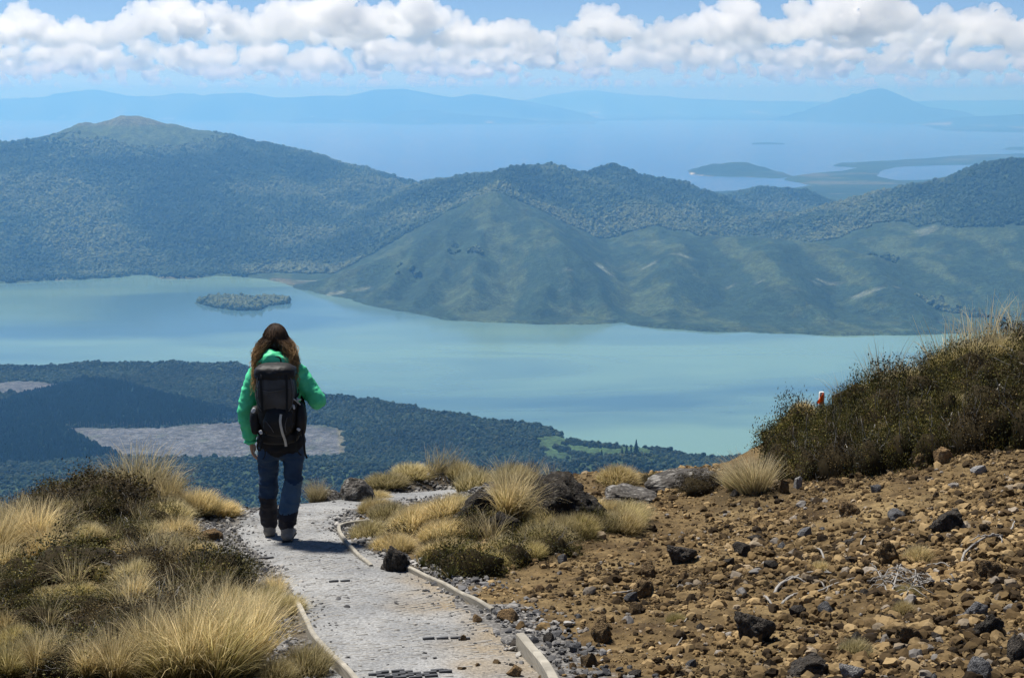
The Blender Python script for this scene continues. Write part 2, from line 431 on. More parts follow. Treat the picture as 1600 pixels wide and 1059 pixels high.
def cover(X, Y, Z, SD):
    c = np.zeros(X.shape + (3,)); 
    def lay(name, m): 
        col_ = np.array(SHADE[name]); c[:] = c * (1 - m[..., None]) + col_ * m[..., None]
    c[:] = SHADE['forest']
    n1 = fbm2(X / 600, Y / 600, 5, 41); nf = fbm2(X / 120, Y / 120, 4, 42)
    hills = sstep(4300, 4700, Y) * (1 - sstep(9400, 10200, Y))
    lay('scrub', hills * sstep(0.0, .5, n1 + nf * .4) * .8)
    # the smooth slopes in front: scrub and grass
    def near_ridges(ids, reach):
        d = np.full(X.shape, 1e9)
        for P in ids:
            for A, B in zip(P[:-1], P[1:]): d = np.minimum(d, segdist(X, Y, A, B)[0])
        return 1 - sstep(reach * .55, reach, d + 160 * n1)
    smooth = [r[0] for r in RIDGES if r[2] in (22, 10, 80, 30) and r[3] == 0 and r[0][0, 1] < 6500 and r[0][-1, 1] < 6000]
    fm = near_ridges(smooth, 620) * hills * (1 - sstep(6200, 6700, Y))
    lay('scrub', fm * .95)
    lay('forest', fm * (1 - sstep(-.2, .25, ridged2(X / 640 + Y / 2600, Y / 1300, 4, 3) + .25 * nf)))
    strip = fbm2(X / 170 + Y / 1200, Y / 800, 4, 45)
    lay('grass', fm * sstep(-.05, .5, strip + nf * .5) * .6)  # grass streaks that also put the look of sunlit streaks into the colour
    # grassy tops of the left hill and the back crest
    top = hills * sstep(-330, -200, Z + 60 * n1) * (X < -1500)
    lay('grass', top * .85); lay('tan', top * sstep(-195, -165, Z) * .6)
    lay('grass', hills * sstep(-470, -400, Z + 50 * nf) * (X > 0) * (Y > 7300) * .55)
    # pale scree patches on the right-hand slope
    pal = fm * sstep(.78, 1.0, fbm2(X / 330, Y / 190, 4, 47) + .55 * (np.exp(-((X - 1300) / 260) ** 2 - ((Y - 5400) / 170) ** 2) + np.exp(-((X - 1900) / 220) ** 2 - ((Y - 5350) / 120) ** 2)))
    c[:] = c * (1 - .75 * pal[..., None]) + np.array((.13, .15, .115)) * .75 * pal[..., None]
    # near plain
    pl = (Y < 4300) * sstep(2000, 2500, Y)
    lay('scrub', pl * sstep(.15, .7, n1) * .5)
    near = (Y > 2300) & (Y < 4400)
    def poly(name, P, soft=12.0, k=1.0):
        m = np.zeros(X.shape); m[near] = sstep(-soft, soft, -polysd(X[near], Y[near], P)); lay(name, m * k)
    poly('pine', PINES); poly('slash', FELLED); poly('slash', FELLED2); poly('field', FIELD, 30, .6); poly('tan', TRACK, 6)
    lay('grass', sstep(.25, .6, nf) * poly_m(X, Y, near, FELLED) * .35)
    # strand of sand and reeds along the near lake, flats by the far one
    lay('tan', hills * (1 - sstep(20, 90, SD + 50 * nf)) * sstep(.0, .35, n1 + .25) * (Y > 5600) * (SD > 0) * .8)
    fl = sstep(9800, 10400, Y)
    lay('scrub', fl); lay('forest', fl * sstep(-.2, .2, fbm2(X / 1500, Y / 900, 4, 51)) * .9); lay('tan', fl * sstep(.45, .6, fbm2(X / 1100, Y / 500, 4, 52)) * .6)
    ff = sstep(30000, 33000, Y)
    lay('forest', ff * sstep(-.1, .1, fbm2(X / 3000, Y / 2500, 4, 53))); lay('sand', ff * sstep(.55, .62, fbm2(X / 1800, Y / 500, 4, 54)) * (Z < -600) * .7)
    lay('sand', sstep(12000, 12300, Y) * (1 - sstep(13600, 13700, Y)) * (1 - sstep(20, 60, SD)) * (X > 1450) * (X < 1900) * sstep(.0, .3, fbm2(X / 300, Y / 300, 3, 55)))
    return np.clip(c, 0, 1)
def poly_m(X, Y, near, P):
    m = np.zeros(X.shape); m[near] = sstep(-12, 12, -polysd(X[near], Y[near], P)); return m
COL = cover(GX, GY, GZ, GSD)
mt = M('far_land')
p = mt.pos()
k1 = mt.noise(.012, 6, p); k2 = mt.noise(.06, 3, p)
a = mt.attr('cover')
k3 = mt.noise(.22, 4, p)
sh = mt.math('MULTIPLY', mt.math('MULTIPLY', mt.ramp(k1, [(.3, .7), (.7, 1.3)]), mt.ramp(k2, [(.3, .55), (.7, 1.45)])), mt.ramp(k3, [(.35, .55), (.65, 1.5)]))
mt.col(mt.mix(1.0, a, sh, 'MULTIPLY'))
mt.bump(mt.noise(.07, 5, p), 1.0, 7.0)
mt.b.inputs['Specular IOR Level'].default_value = 0.05
me = mesh('terrain', np.stack([GX, GY, GZ], -1).reshape(-1, 3), grid_faces(*GX.shape), mt.m)
setattr_f(me, 'cover', np.concatenate([COL.reshape(-1, 3), np.ones((COL.shape[0] * COL.shape[1], 1))], 1), 'FLOAT_COLOR')
obj('terrain', me, kind='structure', label='hills and plains round the two lakes')

# --- water
def lake_mesh(name, P, z, step, holes, mat, label):
    x0, y0 = P.min(0) - step; x1, y1 = P.max(0) + step
    xs = np.arange(x0, x1, step); ys = np.arange(y0, y1, step)
    yy, xx = np.meshgrid(ys, xs, indexing='ij')
    sd = polysd(xx, yy, P)
    for h in holes: sd = np.minimum(sd, polysd(xx, yy, h))
    F = grid_faces(*xx.shape)
    keep = (sd.ravel()[F] < step * 1.5).all(1)
    F = F[keep]; u, inv = np.unique(F, return_inverse=True)
    V = np.stack([xx.ravel()[u], yy.ravel()[u], np.full(len(u), z)], 1)
    obj(name, mesh(name, V, inv.reshape(-1, 4), mat), kind='structure', label=label)
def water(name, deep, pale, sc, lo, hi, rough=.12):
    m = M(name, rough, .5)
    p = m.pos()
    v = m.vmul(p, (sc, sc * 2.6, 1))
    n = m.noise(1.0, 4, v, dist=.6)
    m.col(m.ramp(n, [(lo, deep), (hi, pale)]))  # bluer bands put cloud reflections and cloud shade into the water colour
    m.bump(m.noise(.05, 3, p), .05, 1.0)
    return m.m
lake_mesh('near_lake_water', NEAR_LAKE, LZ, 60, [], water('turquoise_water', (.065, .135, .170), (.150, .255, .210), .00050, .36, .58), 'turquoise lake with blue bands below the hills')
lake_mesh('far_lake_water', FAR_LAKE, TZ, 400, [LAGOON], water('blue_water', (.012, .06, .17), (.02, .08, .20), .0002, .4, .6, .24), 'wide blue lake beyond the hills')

# --- forest canopy: trees too many and too far to count
leafm = M('forest_crowns', .9, .1)
rr = leafm.rnd()
sun_patch = leafm.noise(.0016, 4, leafm.pos())  # broad noise puts sunlit and cloud-shaded patches into the crown colour
tone = leafm.math('ADD', leafm.math('MULTIPLY', rr, .35), leafm.math('MULTIPLY', leafm.ramp(sun_patch, [(.40, 0.0), (.60, 1.0)]), .65))
leafm.col(leafm.ramp(tone, [(0, (.014, .030, .018)), (.5, (.050, .080, .044)), (1, (.150, .170, .088))]))
shorem = M('shore_crowns', .9, .1)
shorem.col(shorem.mix(1.0, shorem.ramp(shorem.rnd(), [(0, (.010, .022, .015)), (.6, (.020, .036, .022)), (1, (.045, .058, .032))]), shorem.ramp(shorem.noise(.004, 4, shorem.pos()), [(.35, .6), (.65, 1.4)]), 'MULTIPLY'))
pinem = M('plantation_crowns', .9, .1)
pinem.col(pinem.ramp(pinem.rnd(), [(0, (.006, .019, .018)), (1, (.014, .032, .026))]))
def crown(seed, tall=1.0, conic=0.0, sub=2):
    V, F = ico(sub)
    r = 1 + .28 * fbm3(V * 2.3 + seed * 7, 3, seed)
    V = V * r[:, None]
    t = np.clip((V[:, 2] + 1) / 2, 0, 1)
    V[:, :2] *= (1 - conic * t)[:, None]
    V[:, 2] = (V[:, 2] + .7) * tall
    return V, F
crowns = [mesh('canopy', *crown(i, .8 + .15 * i), leafm.m, False) for i in range(4)]
shore_crowns = [mesh('canopy', *crown(40 + i, .8 + .15 * i), shorem.m, False) for i in range(4)]
pines = [mesh('plantation', *crown(20 + i, 1.6, .75), pinem.m, False) for i in range(2)]
def in_poly(X, Y, P): return polysd(X, Y, P) < 0
def wood(n, x0, x1, y0, y1, seed):
    r_ = np.random.default_rng(seed)
    y = np.sqrt(r_.uniform(y0 * y0, y1 * y1, n)); x = r_.uniform(x0, x1, n) * y
    return x, y
def land_i(x, y):
    """height and water distance read off the terrain sheet"""
    fi = np.interp(y, rows, np.arange(len(rows))); fj = np.interp(x / y, cols, np.arange(len(cols)))
    i = np.clip(fi.astype(int), 0, len(rows) - 2); j = np.clip(fj.astype(int), 0, len(cols) - 2); a_ = fi - i; b_ = fj - j
    def bl(G): return (G[i, j] * (1 - b_) + G[i, j + 1] * b_) * (1 - a_) + (G[i + 1, j] * (1 - b_) + G[i + 1, j + 1] * b_) * a_
    return bl(GZ), bl(GSD)
def forest(name, x, y, size, sources, keepf, seed, label):
    r_ = np.random.default_rng(seed)
    z, sd = land_i(x, y)
    k = keepf(x, y, z, sd); x, y, z = x[k], y[k], z[k]
    s = size * r_.lognormal(0, .28, len(x))
    scatter(name, np.stack([x, y, z - s * .25], 1), s, r_.uniform(0, 6.28, len(x)), sources, r_.integers(0, len(sources), len(x)), label=label)
    return len(x)
fx, fy = wood(300000, -.42, .42, 4700, 9300, 1)
def hill_keep(x, y, z, sd):
    n1 = fbm2(x / 600, y / 600, 5, 41); nf = fbm2(x / 120, y / 120, 3, 42)
    smooth = [r[0] for r in RIDGES if r[2] in (22, 10, 80, 30) and r[3] == 0 and r[0][0, 1] < 6500 and r[0][-1, 1] < 6000]
    d = np.full(x.shape, 1e9)
    for P in smooth:
        for A, B in zip(P[:-1], P[1:]): d = np.minimum(d, segdist(x, y, A, B)[0])
    fm = (1 - sstep(340, 620, d + 160 * n1)) * (1 - sstep(6200, 6700, y))
    top = sstep(-330, -230, z + 60 * n1) * (x < -1500)
    gul = ridged2(x / 640 + y / 2600, y / 1300, 4, 3) + .25 * nf
    return (sd > 8) & ((fm < .45) | (gul < -.10)) & (rng.random(len(x)) > top) & (rng.random(len(x)) < .9 - .5 * (nf > .45))
nh = forest('hill_forest', fx, fy, 6.2, crowns, hill_keep, 3, 'native forest covering the hills across the lake')
fx, fy = wood(170000, -.42, .42, 2250, 4250, 2)
def plain_keep(x, y, z, sd):
    k = (sd > 4)
    for P in (FELLED, FELLED2, PINES): k &= polysd(x, y, P) + 14 * fbm2(x / 30, y / 30, 2, 61) > 0
    k &= ~in_poly(x, y, FIELD) | (fbm2(x / 60, y / 60, 3, 62) > .12)
    return k & (rng.random(len(x)) < .93)
npn = forest('shore_forest', fx, fy, 3.1, shore_crowns, plain_keep, 4, 'dark bush covering the near shore of the lake')
fx, fy = wood(60000, -.5, .5, 500, 2300, 12)
forest('slope_forest', fx, fy, 3.6, shore_crowns, lambda x, y, z, sd: sd > 4, 13, 'bush on the mountain foot below the brink')
fx, fy = wood(60000, -.42, -.1, 2700, 4250, 5)
forest('pine_plantation', fx, fy, 3.0, pines, lambda x, y, z, sd: in_poly(x, y, PINES), 6, 'dark pine plantation beside the felled clearing')
fx, fy = wood(900, -.25, -.1, 5200, 5700, 8); 
ang = rng.uniform(0, 1, (2, 2600)); bb0, bb1 = ISLE.min(0), ISLE.max(0)
ix = bb0[0] + ang[0] * (bb1 - bb0)[0]; iy = bb0[1] + ang[1] * (bb1 - bb0)[1]
forest('island_forest', ix, iy, 5.5, crowns, lambda x, y, z, sd: in_poly(x, y, ISLE) & (sd > 4), 9, 'bush covering the small island in the near lake')
print('FOREST', nh, npn)

# --- cumulus clouds beyond the far shore, and some over the hills that shade them
CP_, CS_ = [], []
def cumulus(cx, cy, cz, W, H, n0, seed, depth=.5, lv=3):
    r_ = np.random.default_rng(seed)
    big = []
    for i in range(n0):
        u = r_.uniform(-1, 1); v = r_.uniform(-1, 1)
        prof = (1 - abs(u) ** 1.8) * (.55 + .6 * r_.random())
        rad = H * (.13 + .17 * prof) * r_.uniform(.8, 1.2)
        top = max(H * prof - rad, rad * .35)
        z = r_.uniform(rad * .3, max(top, rad * .4))
        big.append((cx + u * W, cy + v * W * depth, cz + z, rad))
    lvl = big; allp = list(big)
    for L_ in range(lv - 1):
        nx = []
        for (x, y, z, rad) in lvl:
            for _ in range(6 if L_ == 0 else 4):
                d = r_.normal(size=3); d[2] = abs(d[2]) * .9 - .15; d[1] -= .3; d /= np.linalg.norm(d)
                q = rad * r_.uniform(.32, .55)
                zz = z + d[2] * rad * .92
                if zz < cz - q * .1: continue
                nx.append((x + d[0] * rad * .95, y + d[1] * rad * .95, zz, q))
        allp += nx; lvl = nx
    for (x, y, z, rad) in allp:
        CP_.append((x, y, z)); CS_.append((rad * 1.12, rad * 1.12, rad * .86))
def cloud_px(px, ybase, ytop, half, km, n0, seed, **k):
    b = at(px, ybase, km * 1000); t_ = at(px, ytop, km * 1000)
    cumulus(b[0], b[1], b[2], half / FPX * km * 1000, (t_[2] - b[2]), n0, seed, **k)
def remesh(parts, voxel, smooth=0, name='remeshed', mat=None):
    """one closed skin round overlapping closed pieces"""
    V, F = joinm(parts)
    me0 = mesh(name, V, F)
    o = bpy.data.objects.new(name, me0); C.objects.link(o)
    md = o.modifiers.new('r', 'REMESH'); md.mode = 'VOXEL'; md.voxel_size = voxel; md.use_smooth_shade = True
    if smooth:
        ms = o.modifiers.new('s', 'SMOOTH'); ms.iterations = smooth; ms.factor = .5
    dg = bpy.context.evaluated_depsgraph_get()
    me = bpy.data.meshes.new_from_object(o.evaluated_get(dg), depsgraph=dg)
    bpy.data.objects.remove(o); bpy.data.meshes.remove(me0)
    me.name = name; me.materials.clear()
    if mat is not None: me.materials.append(mat)
    me.polygons.foreach_set('use_smooth', np.ones(len(me.polygons), bool))
    return me
cvm = M('cloud_droplets'); cvm.t.nodes.remove(cvm.b)
cv = cvm.t.nodes.new('ShaderNodeVolumeScatter')
cv.inputs['Color'].default_value = (1, 1, 1, 1); cv.inputs['Density'].default_value = .0032; cv.inputs['Anisotropy'].default_value = .65
cvm.t.links.new(cv.outputs[0], cvm.out.inputs['Volume'])
cvt = cvm.m.copy(); cvt.name = 'thin_cloud_droplets'
for n_ in cvt.node_tree.nodes:
    if n_.type == 'VOLUME_SCATTER': n_.inputs['Density'].default_value = .0034
V2, F2 = ico(2); V1, F1 = ico(1)
NT_ = 0
def cloud_obj(i, px, yb, yt, hw, km, n0):
    global CP_, CS_, NT_
    CP_, CS_ = [], []
    cloud_px(px, yb, yt, hw, km, n0, 100 + i)
    P, s = np.array(CP_), np.array(CS_)
    o0 = P.mean(0)
    parts = []
    for p_, s_ in zip(P, s):
        big_ = s_[0] > .3 * s.max()
        parts.append(((V2 if big_ else V1) * s_ + (p_ - o0), F2 if big_ else F1))
    me = remesh(parts, km * 1000 * (7 if km < 20 else 2.3 if km < 50 else 3.0 if km < 60 else 4.0) / FPX, 0, 'cloud', cvt if km > 65 else cvm.m)
    V = np.empty(len(me.vertices) * 3, np.float32); me.vertices.foreach_get('co', V); V = V.reshape(-1, 3).astype(float)
    nr = np.empty(len(me.vertices) * 3, np.float32); me.vertices.foreach_get('normal', nr); nr = nr.reshape(-1, 3)
    q = km * 1000 / FPX
    bil = np.abs(n3(V / (q * 13) + i, 60 + i)) + .5 * np.abs(n3(V / (q * 6) + i, 80 + i)) + .25 * np.abs(n3(V / (q * 3.2) + i, 90 + i))
    V += nr * (q * 9.0 * (bil - .45))[:, None]
    me.vertices.foreach_set('co', V.astype(np.float32).ravel()); me.update()
    NT_ += len(me.polygons) * 2
    obj('clouds', me, loc=o0, kind='stuff', label='white cumulus cloud banked up over the far shore and the hills')
S.cycles.volume_bounces = 24
CLOUDS = [  # photo x, base y, top y, half width, km, lumps
    (-130, 56, -10, 150, 46, 26), (40, 64, -10, 120, 45, 24), (150, 70, 18, 70, 46, 16), (290, 56, -30, 110, 44, 26), (420, 66, 0, 100, 46, 22), (520, 54, -40, 110, 44, 28), (640, 60, -20, 120, 46, 26), (760, 70, 2, 90, 45, 22),
    (945, 58, -6, 70, 44, 20), (1030, 72, 26, 60, 47, 14), (1120, 60, -20, 120, 44, 28), (1250, 68, -16, 110, 46, 26), (1360, 52, -40, 120, 44, 28), (1480, 64, -16, 110, 47, 24), (1590, 72, 4, 110, 45, 24), (1740, 60, -20, 150, 46, 26),]
rc = np.random.default_rng(404)
for row, (n_, km_, b0, b1, t0, t1, h0, h1, l_) in enumerate([(15, 58, 92, 106, 34, 58, 110, 180, 24), (12, 76, 112, 122, 70, 92, 150, 240, 24), (9, 104, 132, 141, 104, 118, 200, 280, 24)]):
    for k in range(n_):
        CLOUDS.append((-80 + (k + rc.uniform(-.3, .3)) * 1800 / n_, rc.uniform(b0, b1), rc.uniform(t0, t1), rc.uniform(h0, h1), km_ + rc.uniform(-2, 2), l_))
for i, cl in enumerate(CLOUDS):
    cloud_obj(i, *cl)
# more fair-weather clouds over the hills, out of view, placed to shadow the slopes
for i, cl in enumerate([(560, -560, -640, 170, 9.6, 12), (1130, -560, -660, 330, 8.3, 20), (-150, -520, -600, 170, 10.2, 12), (1560, -560, -660, 300, 8.0, 18)]):
    cloud_obj(60 + i, *cl)
print('CLOUDTRIS', NT_)

# --- air: one even haze round everything but the clouds
hz = M('air')
hz.t.nodes.remove(hz.b)
pv = hz.t.nodes.new('ShaderNodeVolumePrincipled')
pv.inputs['Color'].default_value = (.19, .51, 1.0, 1)
pv.inputs['Absorption Color'].default_value = (.45, .45, .45, 1)
pv.inputs['Density'].default_value = 6.8e-5
pv.inputs['Anisotropy'].default_value = 0.3
hz.t.links.new(pv.outputs[0], hz.out.inputs['Volume'])
hb = bmesh.new(); bmesh.ops.create_cube(hb, size=1.0)
hm = bpy.data.meshes.new('haze'); hb.to_mesh(hm); hb.free(); hm.materials.append(hz.m)
TOP = 330.0; BOT = -814.0
ho = obj('haze', hm, kind='stuff', label='blue haze filling the valley air')
ho.scale = (100000, 74000, TOP - BOT); ho.location = (0, 31000, (TOP + BOT) / 2)
# ================================================================== NEAR GROUND
def plane(y): return -1.6 - 0.167 * y
def onplane(px, py):
    d = ray(px, py); t = 1.6 / (-d[2] - .167 * d[1]); return d[:2] * t
PATH = np.array([onplane(*q) for q in [(740, 1170), (690, 1080), (650, 1020), (605, 960), (556, 905), (500, 866), (455, 838), (448, 815), (478, 795), (540, 782), (620, 772), (700, 764), (780, 760)]])
PATHW = np.array([.66, .62, .57, .54, .50, .46, .44, .46, .50, .52, .45, .36, .30])
def path_d(x, y):
    """distance to the middle of the path and its half width there"""
    d = np.full(np.shape(x), 1e9); hw = np.zeros(np.shape(x))
    for i in range(len(PATH) - 1):
        e, t = segdist(x, y, PATH[i], PATH[i + 1]); k = e < d
        d = np.where(k, e, d); hw = np.where(k, PATHW[i] + (PATHW[i + 1] - PATHW[i]) * t, hw)
    return d, hw
BUMPS = []   # px, py, half width px, depth m, height m: swellings of the ground, located on the slope
def bump(px, py, wpx, dm, h):
    q = onplane(px, py); BUMPS.append((q[0], q[1], wpx / FPX * q[1], dm, h))
bump(180, 800, 150, 1.2, .34); bump(40, 850, 120, 1.1, .14); bump(330, 905, 110, .7, .20); bump(60, 930, 150, .9, .10); bump(250, 1040, 160, .8, .14)
bump(840, 826, 120, .75, .30); bump(700, 835, 90, .6, .10); bump(660, 757, 110, .8, .30); bump(770, 762, 110, .8, .24); bump(930, 780, 120, .9, .18)
bump(1080, 775, 110, .7, .12); bump(1450, 905, 140, .5, .10)
BK0, BK1 = np.array([2.05, 12.9]), np.array([5.6, 13.2])
_bk = [at(px, py, 13.3) for px, py in ((1205, 748), (1240, 736), (1300, 702), (1360, 676), (1430, 652), (1500, 640), (1560, 628), (1620, 606), (1760, 580))]
BKX = [q[0] for q in _bk]; BKZ = [q[2] for q in _bk]
def crest_y(x): return np.interp(x, [-8, -5, -3.4, -2.4, -1.4, 0, 2, 3, 5, 8], [10.6, 11.2, 12.0, 12.8, 14.0, 14.7, 14.9, 15.4, 16.2, 17])
def H(x, y, fine=True):
    x = np.asarray(x, float); y = np.asarray(y, float)
    z = plane(y)
    d, hw = path_d(x, y)
    off = sstep(0, .55, d - hw)
    b = np.zeros(x.shape)
    for bx, by, bw, bd, bh in BUMPS: b = b + bh * np.exp(-((x - bx) / bw) ** 2 - ((y - by) / bd) ** 2)
    r_ = .18 * np.log1p(np.exp((x - 1.5) * 2.2)) / 2.2 * sstep(4, 11, y) + .06 * np.log1p(np.exp((x - 1.2) * 3)) / 3
    t = np.clip((x - BK0[0]) / (BK1[0] - BK0[0]), 0, 1.4); yb = BK0[1] + (BK1[1] - BK0[1]) * t
    bank = np.clip(np.interp(x, BKX, BKZ) - plane(y) - r_, 0, 2) * sstep(0, .3, x - BKX[0] + .25) * sstep(-.75, .15, y - yb) * (1 - .6 * sstep(.5, 2.5, y - yb))
    z = z + (b + bank) * off + r_
    if fine:
        z = z + (.25 + .75 * off) * (.035 * fbm2(x * 1.3, y * 1.3, 4, 71) + .012 * fbm2(x * 7, y * 7, 3, 72)) + .02 * off * sstep(.1, .5, fbm2(x * .8, y * .8, 2, 73))
    over = np.log1p(np.exp((y - crest_y(x) - .2 * n2(x * .9, x * 0 + 3, 9)) * 3)) / 3
    left = np.log1p(np.exp((-x - 3.55) * 3)) / 3
    return z - .75 * over - .35 * left
_ys = np.arange(4.2, 19, .015)
def gp(px, py, lift=0.0):
    """where the line of sight through a photo pixel first meets the ground"""
    d = ray(px, py); s = _ys / d[1]
    below = d[2] * s < H(d[0] * s, _ys, False)
    i = int(np.argmax(below)) if below.any() else len(_ys) - 1
    if not below.any():
        return crestp(px)
    p_ = d * s[i]; p_[2] = float(H(p_[:1], p_[1:2])[0]) + lift
    return p_
def crestp(px):
    """the ground's own skyline in that column"""
    u = (px - 800) / FPX
    k = slice(200, None)
    x = u * _ys[k] / (CP); y = _ys[k]
    i = int(np.argmax(H(x, y, False) / y))
    return np.array([x[i], y[i], float(H(x[i:i + 1], y[i:i + 1])[0])])
def pxm(p_): return FPX / (p_[1] * CP - p_[2] * SP)      # photo pixels per metre at a point
# ground sheet
gx = np.arange(-7.5, 8.5, .05); gy = np.concatenate([np.arange(3.2, 17.0, .05), np.linspace(17.0, 40, 24)])
gyy, gxx = np.meshgrid(gy, gx, indexing='ij')
gz = H(gxx, gyy)
gd, ghw = path_d(gxx, gyy)
VEG = []     # filled below: x, y, radius of plants, for the dark soil and litter under them
ground_me = mesh('ground', np.stack([gxx, gyy, gz], -1).reshape(-1, 3), grid_faces(*gxx.shape))
GRAV = (1 - sstep(.0, .32, gd - ghw + .22 * fbm2(gxx * 2.2, gyy * 2.2, 3, 75)))
gw = onplane(600, 770); GRAV = np.maximum(GRAV, np.exp(-((gxx - gw[0]) / 1.1) ** 2 - ((gyy - gw[1]) / 1.3) ** 2) > .35)
gw = onplane(345, 790); GRAV = np.maximum(GRAV, (np.exp(-((gxx - gw[0]) / .75) ** 2 - ((gyy - gw[1]) / 1.6) ** 2) > .35) * 1.0)
gw = onplane(455, 1000); GRAV = np.maximum(GRAV, (np.exp(-((gxx - gw[0]) / .25) ** 2 - ((gyy - gw[1]) / .6) ** 2) > .35) * 1.0)
setattr_f(ground_me, 'gravel', GRAV.ravel())
gm = M('ground_soil', .95, .15)
p = gm.pos()
nA = gm.noise(1.6, 6, p); nB = gm.noise(14, 5, p); nC = gm.noise(70, 3, p); vo = gm.voro(45, p)
soil = gm.ramp(nA, [(.3, (.050, .032, .015)), (.48, (.118, .081, .037)), (.7, (.208, .150, .072))])
soil = gm.mix(1.0, soil, gm.ramp(nB, [(.3, .55), (.7, 1.35)]), 'MULTIPLY')
soil = gm.mix(gm.ramp(nC, [(.62, 0.0), (.7, .7)]), soil, (.03, .022, .016))
grey = gm.mix(gm.ramp(nB, [(.35, 0.0), (.65, 1.0)]), (.13, .125, .12), (.26, .25, .235))
grey = gm.mix(gm.ramp(vo, [(.25, 0.0), (.6, .8)]), grey, (.07, .068, .066))
edge = gm.math('ADD', gm.attr('gravel', 2), gm.math('MULTIPLY', gm.math('SUBTRACT', nB, .5), .8))
colr = gm.mix(gm.ramp(edge, [(.35, 0.0), (.65, 1.0)]), soil, grey)
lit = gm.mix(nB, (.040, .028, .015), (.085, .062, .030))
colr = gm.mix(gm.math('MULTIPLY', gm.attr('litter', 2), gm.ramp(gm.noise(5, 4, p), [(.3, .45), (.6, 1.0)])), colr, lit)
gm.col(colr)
gm.bump(gm.math('ADD', gm.math('MULTIPLY', nB, .5), gm.math('MULTIPLY', nC, .5)), .9, .03)
ground_me.materials.append(gm.m)
obj('ground', ground_me, kind='structure', label='stony brown volcanic slope')

# path: crusher dust over a plastic honeycomb mat, one strip just above the ground
def resample(P, step):
    P = np.asarray(P, float); d = np.r_[0, np.cumsum(np.linalg.norm(np.diff(P, axis=0), axis=1))]
    n = max(2, int(d[-1] / step) + 1); s = np.linspace(0, d[-1], n)
    # Catmull-Rom through the points
    out = []
    for v in s:
        i = min(np.searchsorted(d, v, 'right') - 1, len(P) - 2); t = (v - d[i]) / (d[i + 1] - d[i] + 1e-9)
        p0 = P[max(i - 1, 0)]; p1 = P[i]; p2 = P[i + 1]; p3 = P[min(i + 2, len(P) - 1)]
        out.append(.5 * (2 * p1 + (p2 - p0) * t + (2 * p0 - 5 * p1 + 4 * p2 - p3) * t * t + (3 * p1 - p0 - 3 * p2 + p3) * t ** 3))
    return np.array(out)
cen = resample(np.c_[PATH, PATHW], .07)
tan = np.gradient(cen[:, :2], axis=0); tan /= np.linalg.norm(tan, axis=1)[:, None]
nor = np.c_[tan[:, 1], -tan[:, 0]]
acr = np.linspace(-1, 1, 23)
ragged = 1 + .10 * fbm2(np.arange(len(cen))[:, None] * .16 + np.sign(acr)[None, :] * 40, np.zeros((len(cen), 23)), 3, 77) * np.abs(acr)[None, :]
px_ = cen[:, None, 0] + nor[:, None, 0] * acr[None] * cen[:, None, 2] * ragged
py_ = cen[:, None, 1] + nor[:, None, 1] * acr[None] * cen[:, None, 2] * ragged
crown_ = .016 * (1 - np.abs(acr) ** 3)[None]
pz_ = H(px_, py_) + crown_ - .006
pth = M('path_dust', .95, .15)
p = pth.pos()
f1 = pth.noise(2.2, 7, p); f2 = pth.noise(60, 4, p); f3 = pth.voro(95, p)
dust = pth.mix(pth.ramp(f1, [(.35, 0.0), (.65, 1.0)]), (.175, .180, .185), (.285, .287, .285))
tanb = pth.attr('soil', 2)
dust = pth.mix(pth.math('MULTIPLY', tanb, pth.ramp(f1, [(.25, .4), (.6, 1.0)])), dust, (.23, .185, .125))
dust = pth.mix(1.0, dust, pth.ramp(f2, [(.3, .55), (.7, 1.35)]), 'MULTIPLY')
dust = pth.mix(pth.ramp(f3, [(.0, .55), (.12, 0.0)]), dust, (.08, .078, .075))
pth.col(dust)
pth.bump(pth.math('ADD', f2, pth.math('MULTIPLY', f3, .5)), .7, .012)
path_me = mesh('path', np.stack([px_, py_, pz_], -1).reshape(-1, 3), grid_faces(*px_.shape), pth.m)
setattr_f(path_me, 'soil', (sstep(.1, .9, np.broadcast_to(acr[None], px_.shape) + .5 * fbm2(px_ * 1.5, py_ * 1.5, 3, 78)) * sstep(10.5, 7.5, py_) if False else sstep(.1, .9, np.broadcast_to(acr[None], px_.shape) + .5 * fbm2(px_ * 1.5, py_ * 1.5, 3, 78)) * (1 - sstep(8.0, 10.0, py_))).ravel())
path_o = obj('path', path_me, kind='structure', label='grey gravel footpath with honeycomb mat')
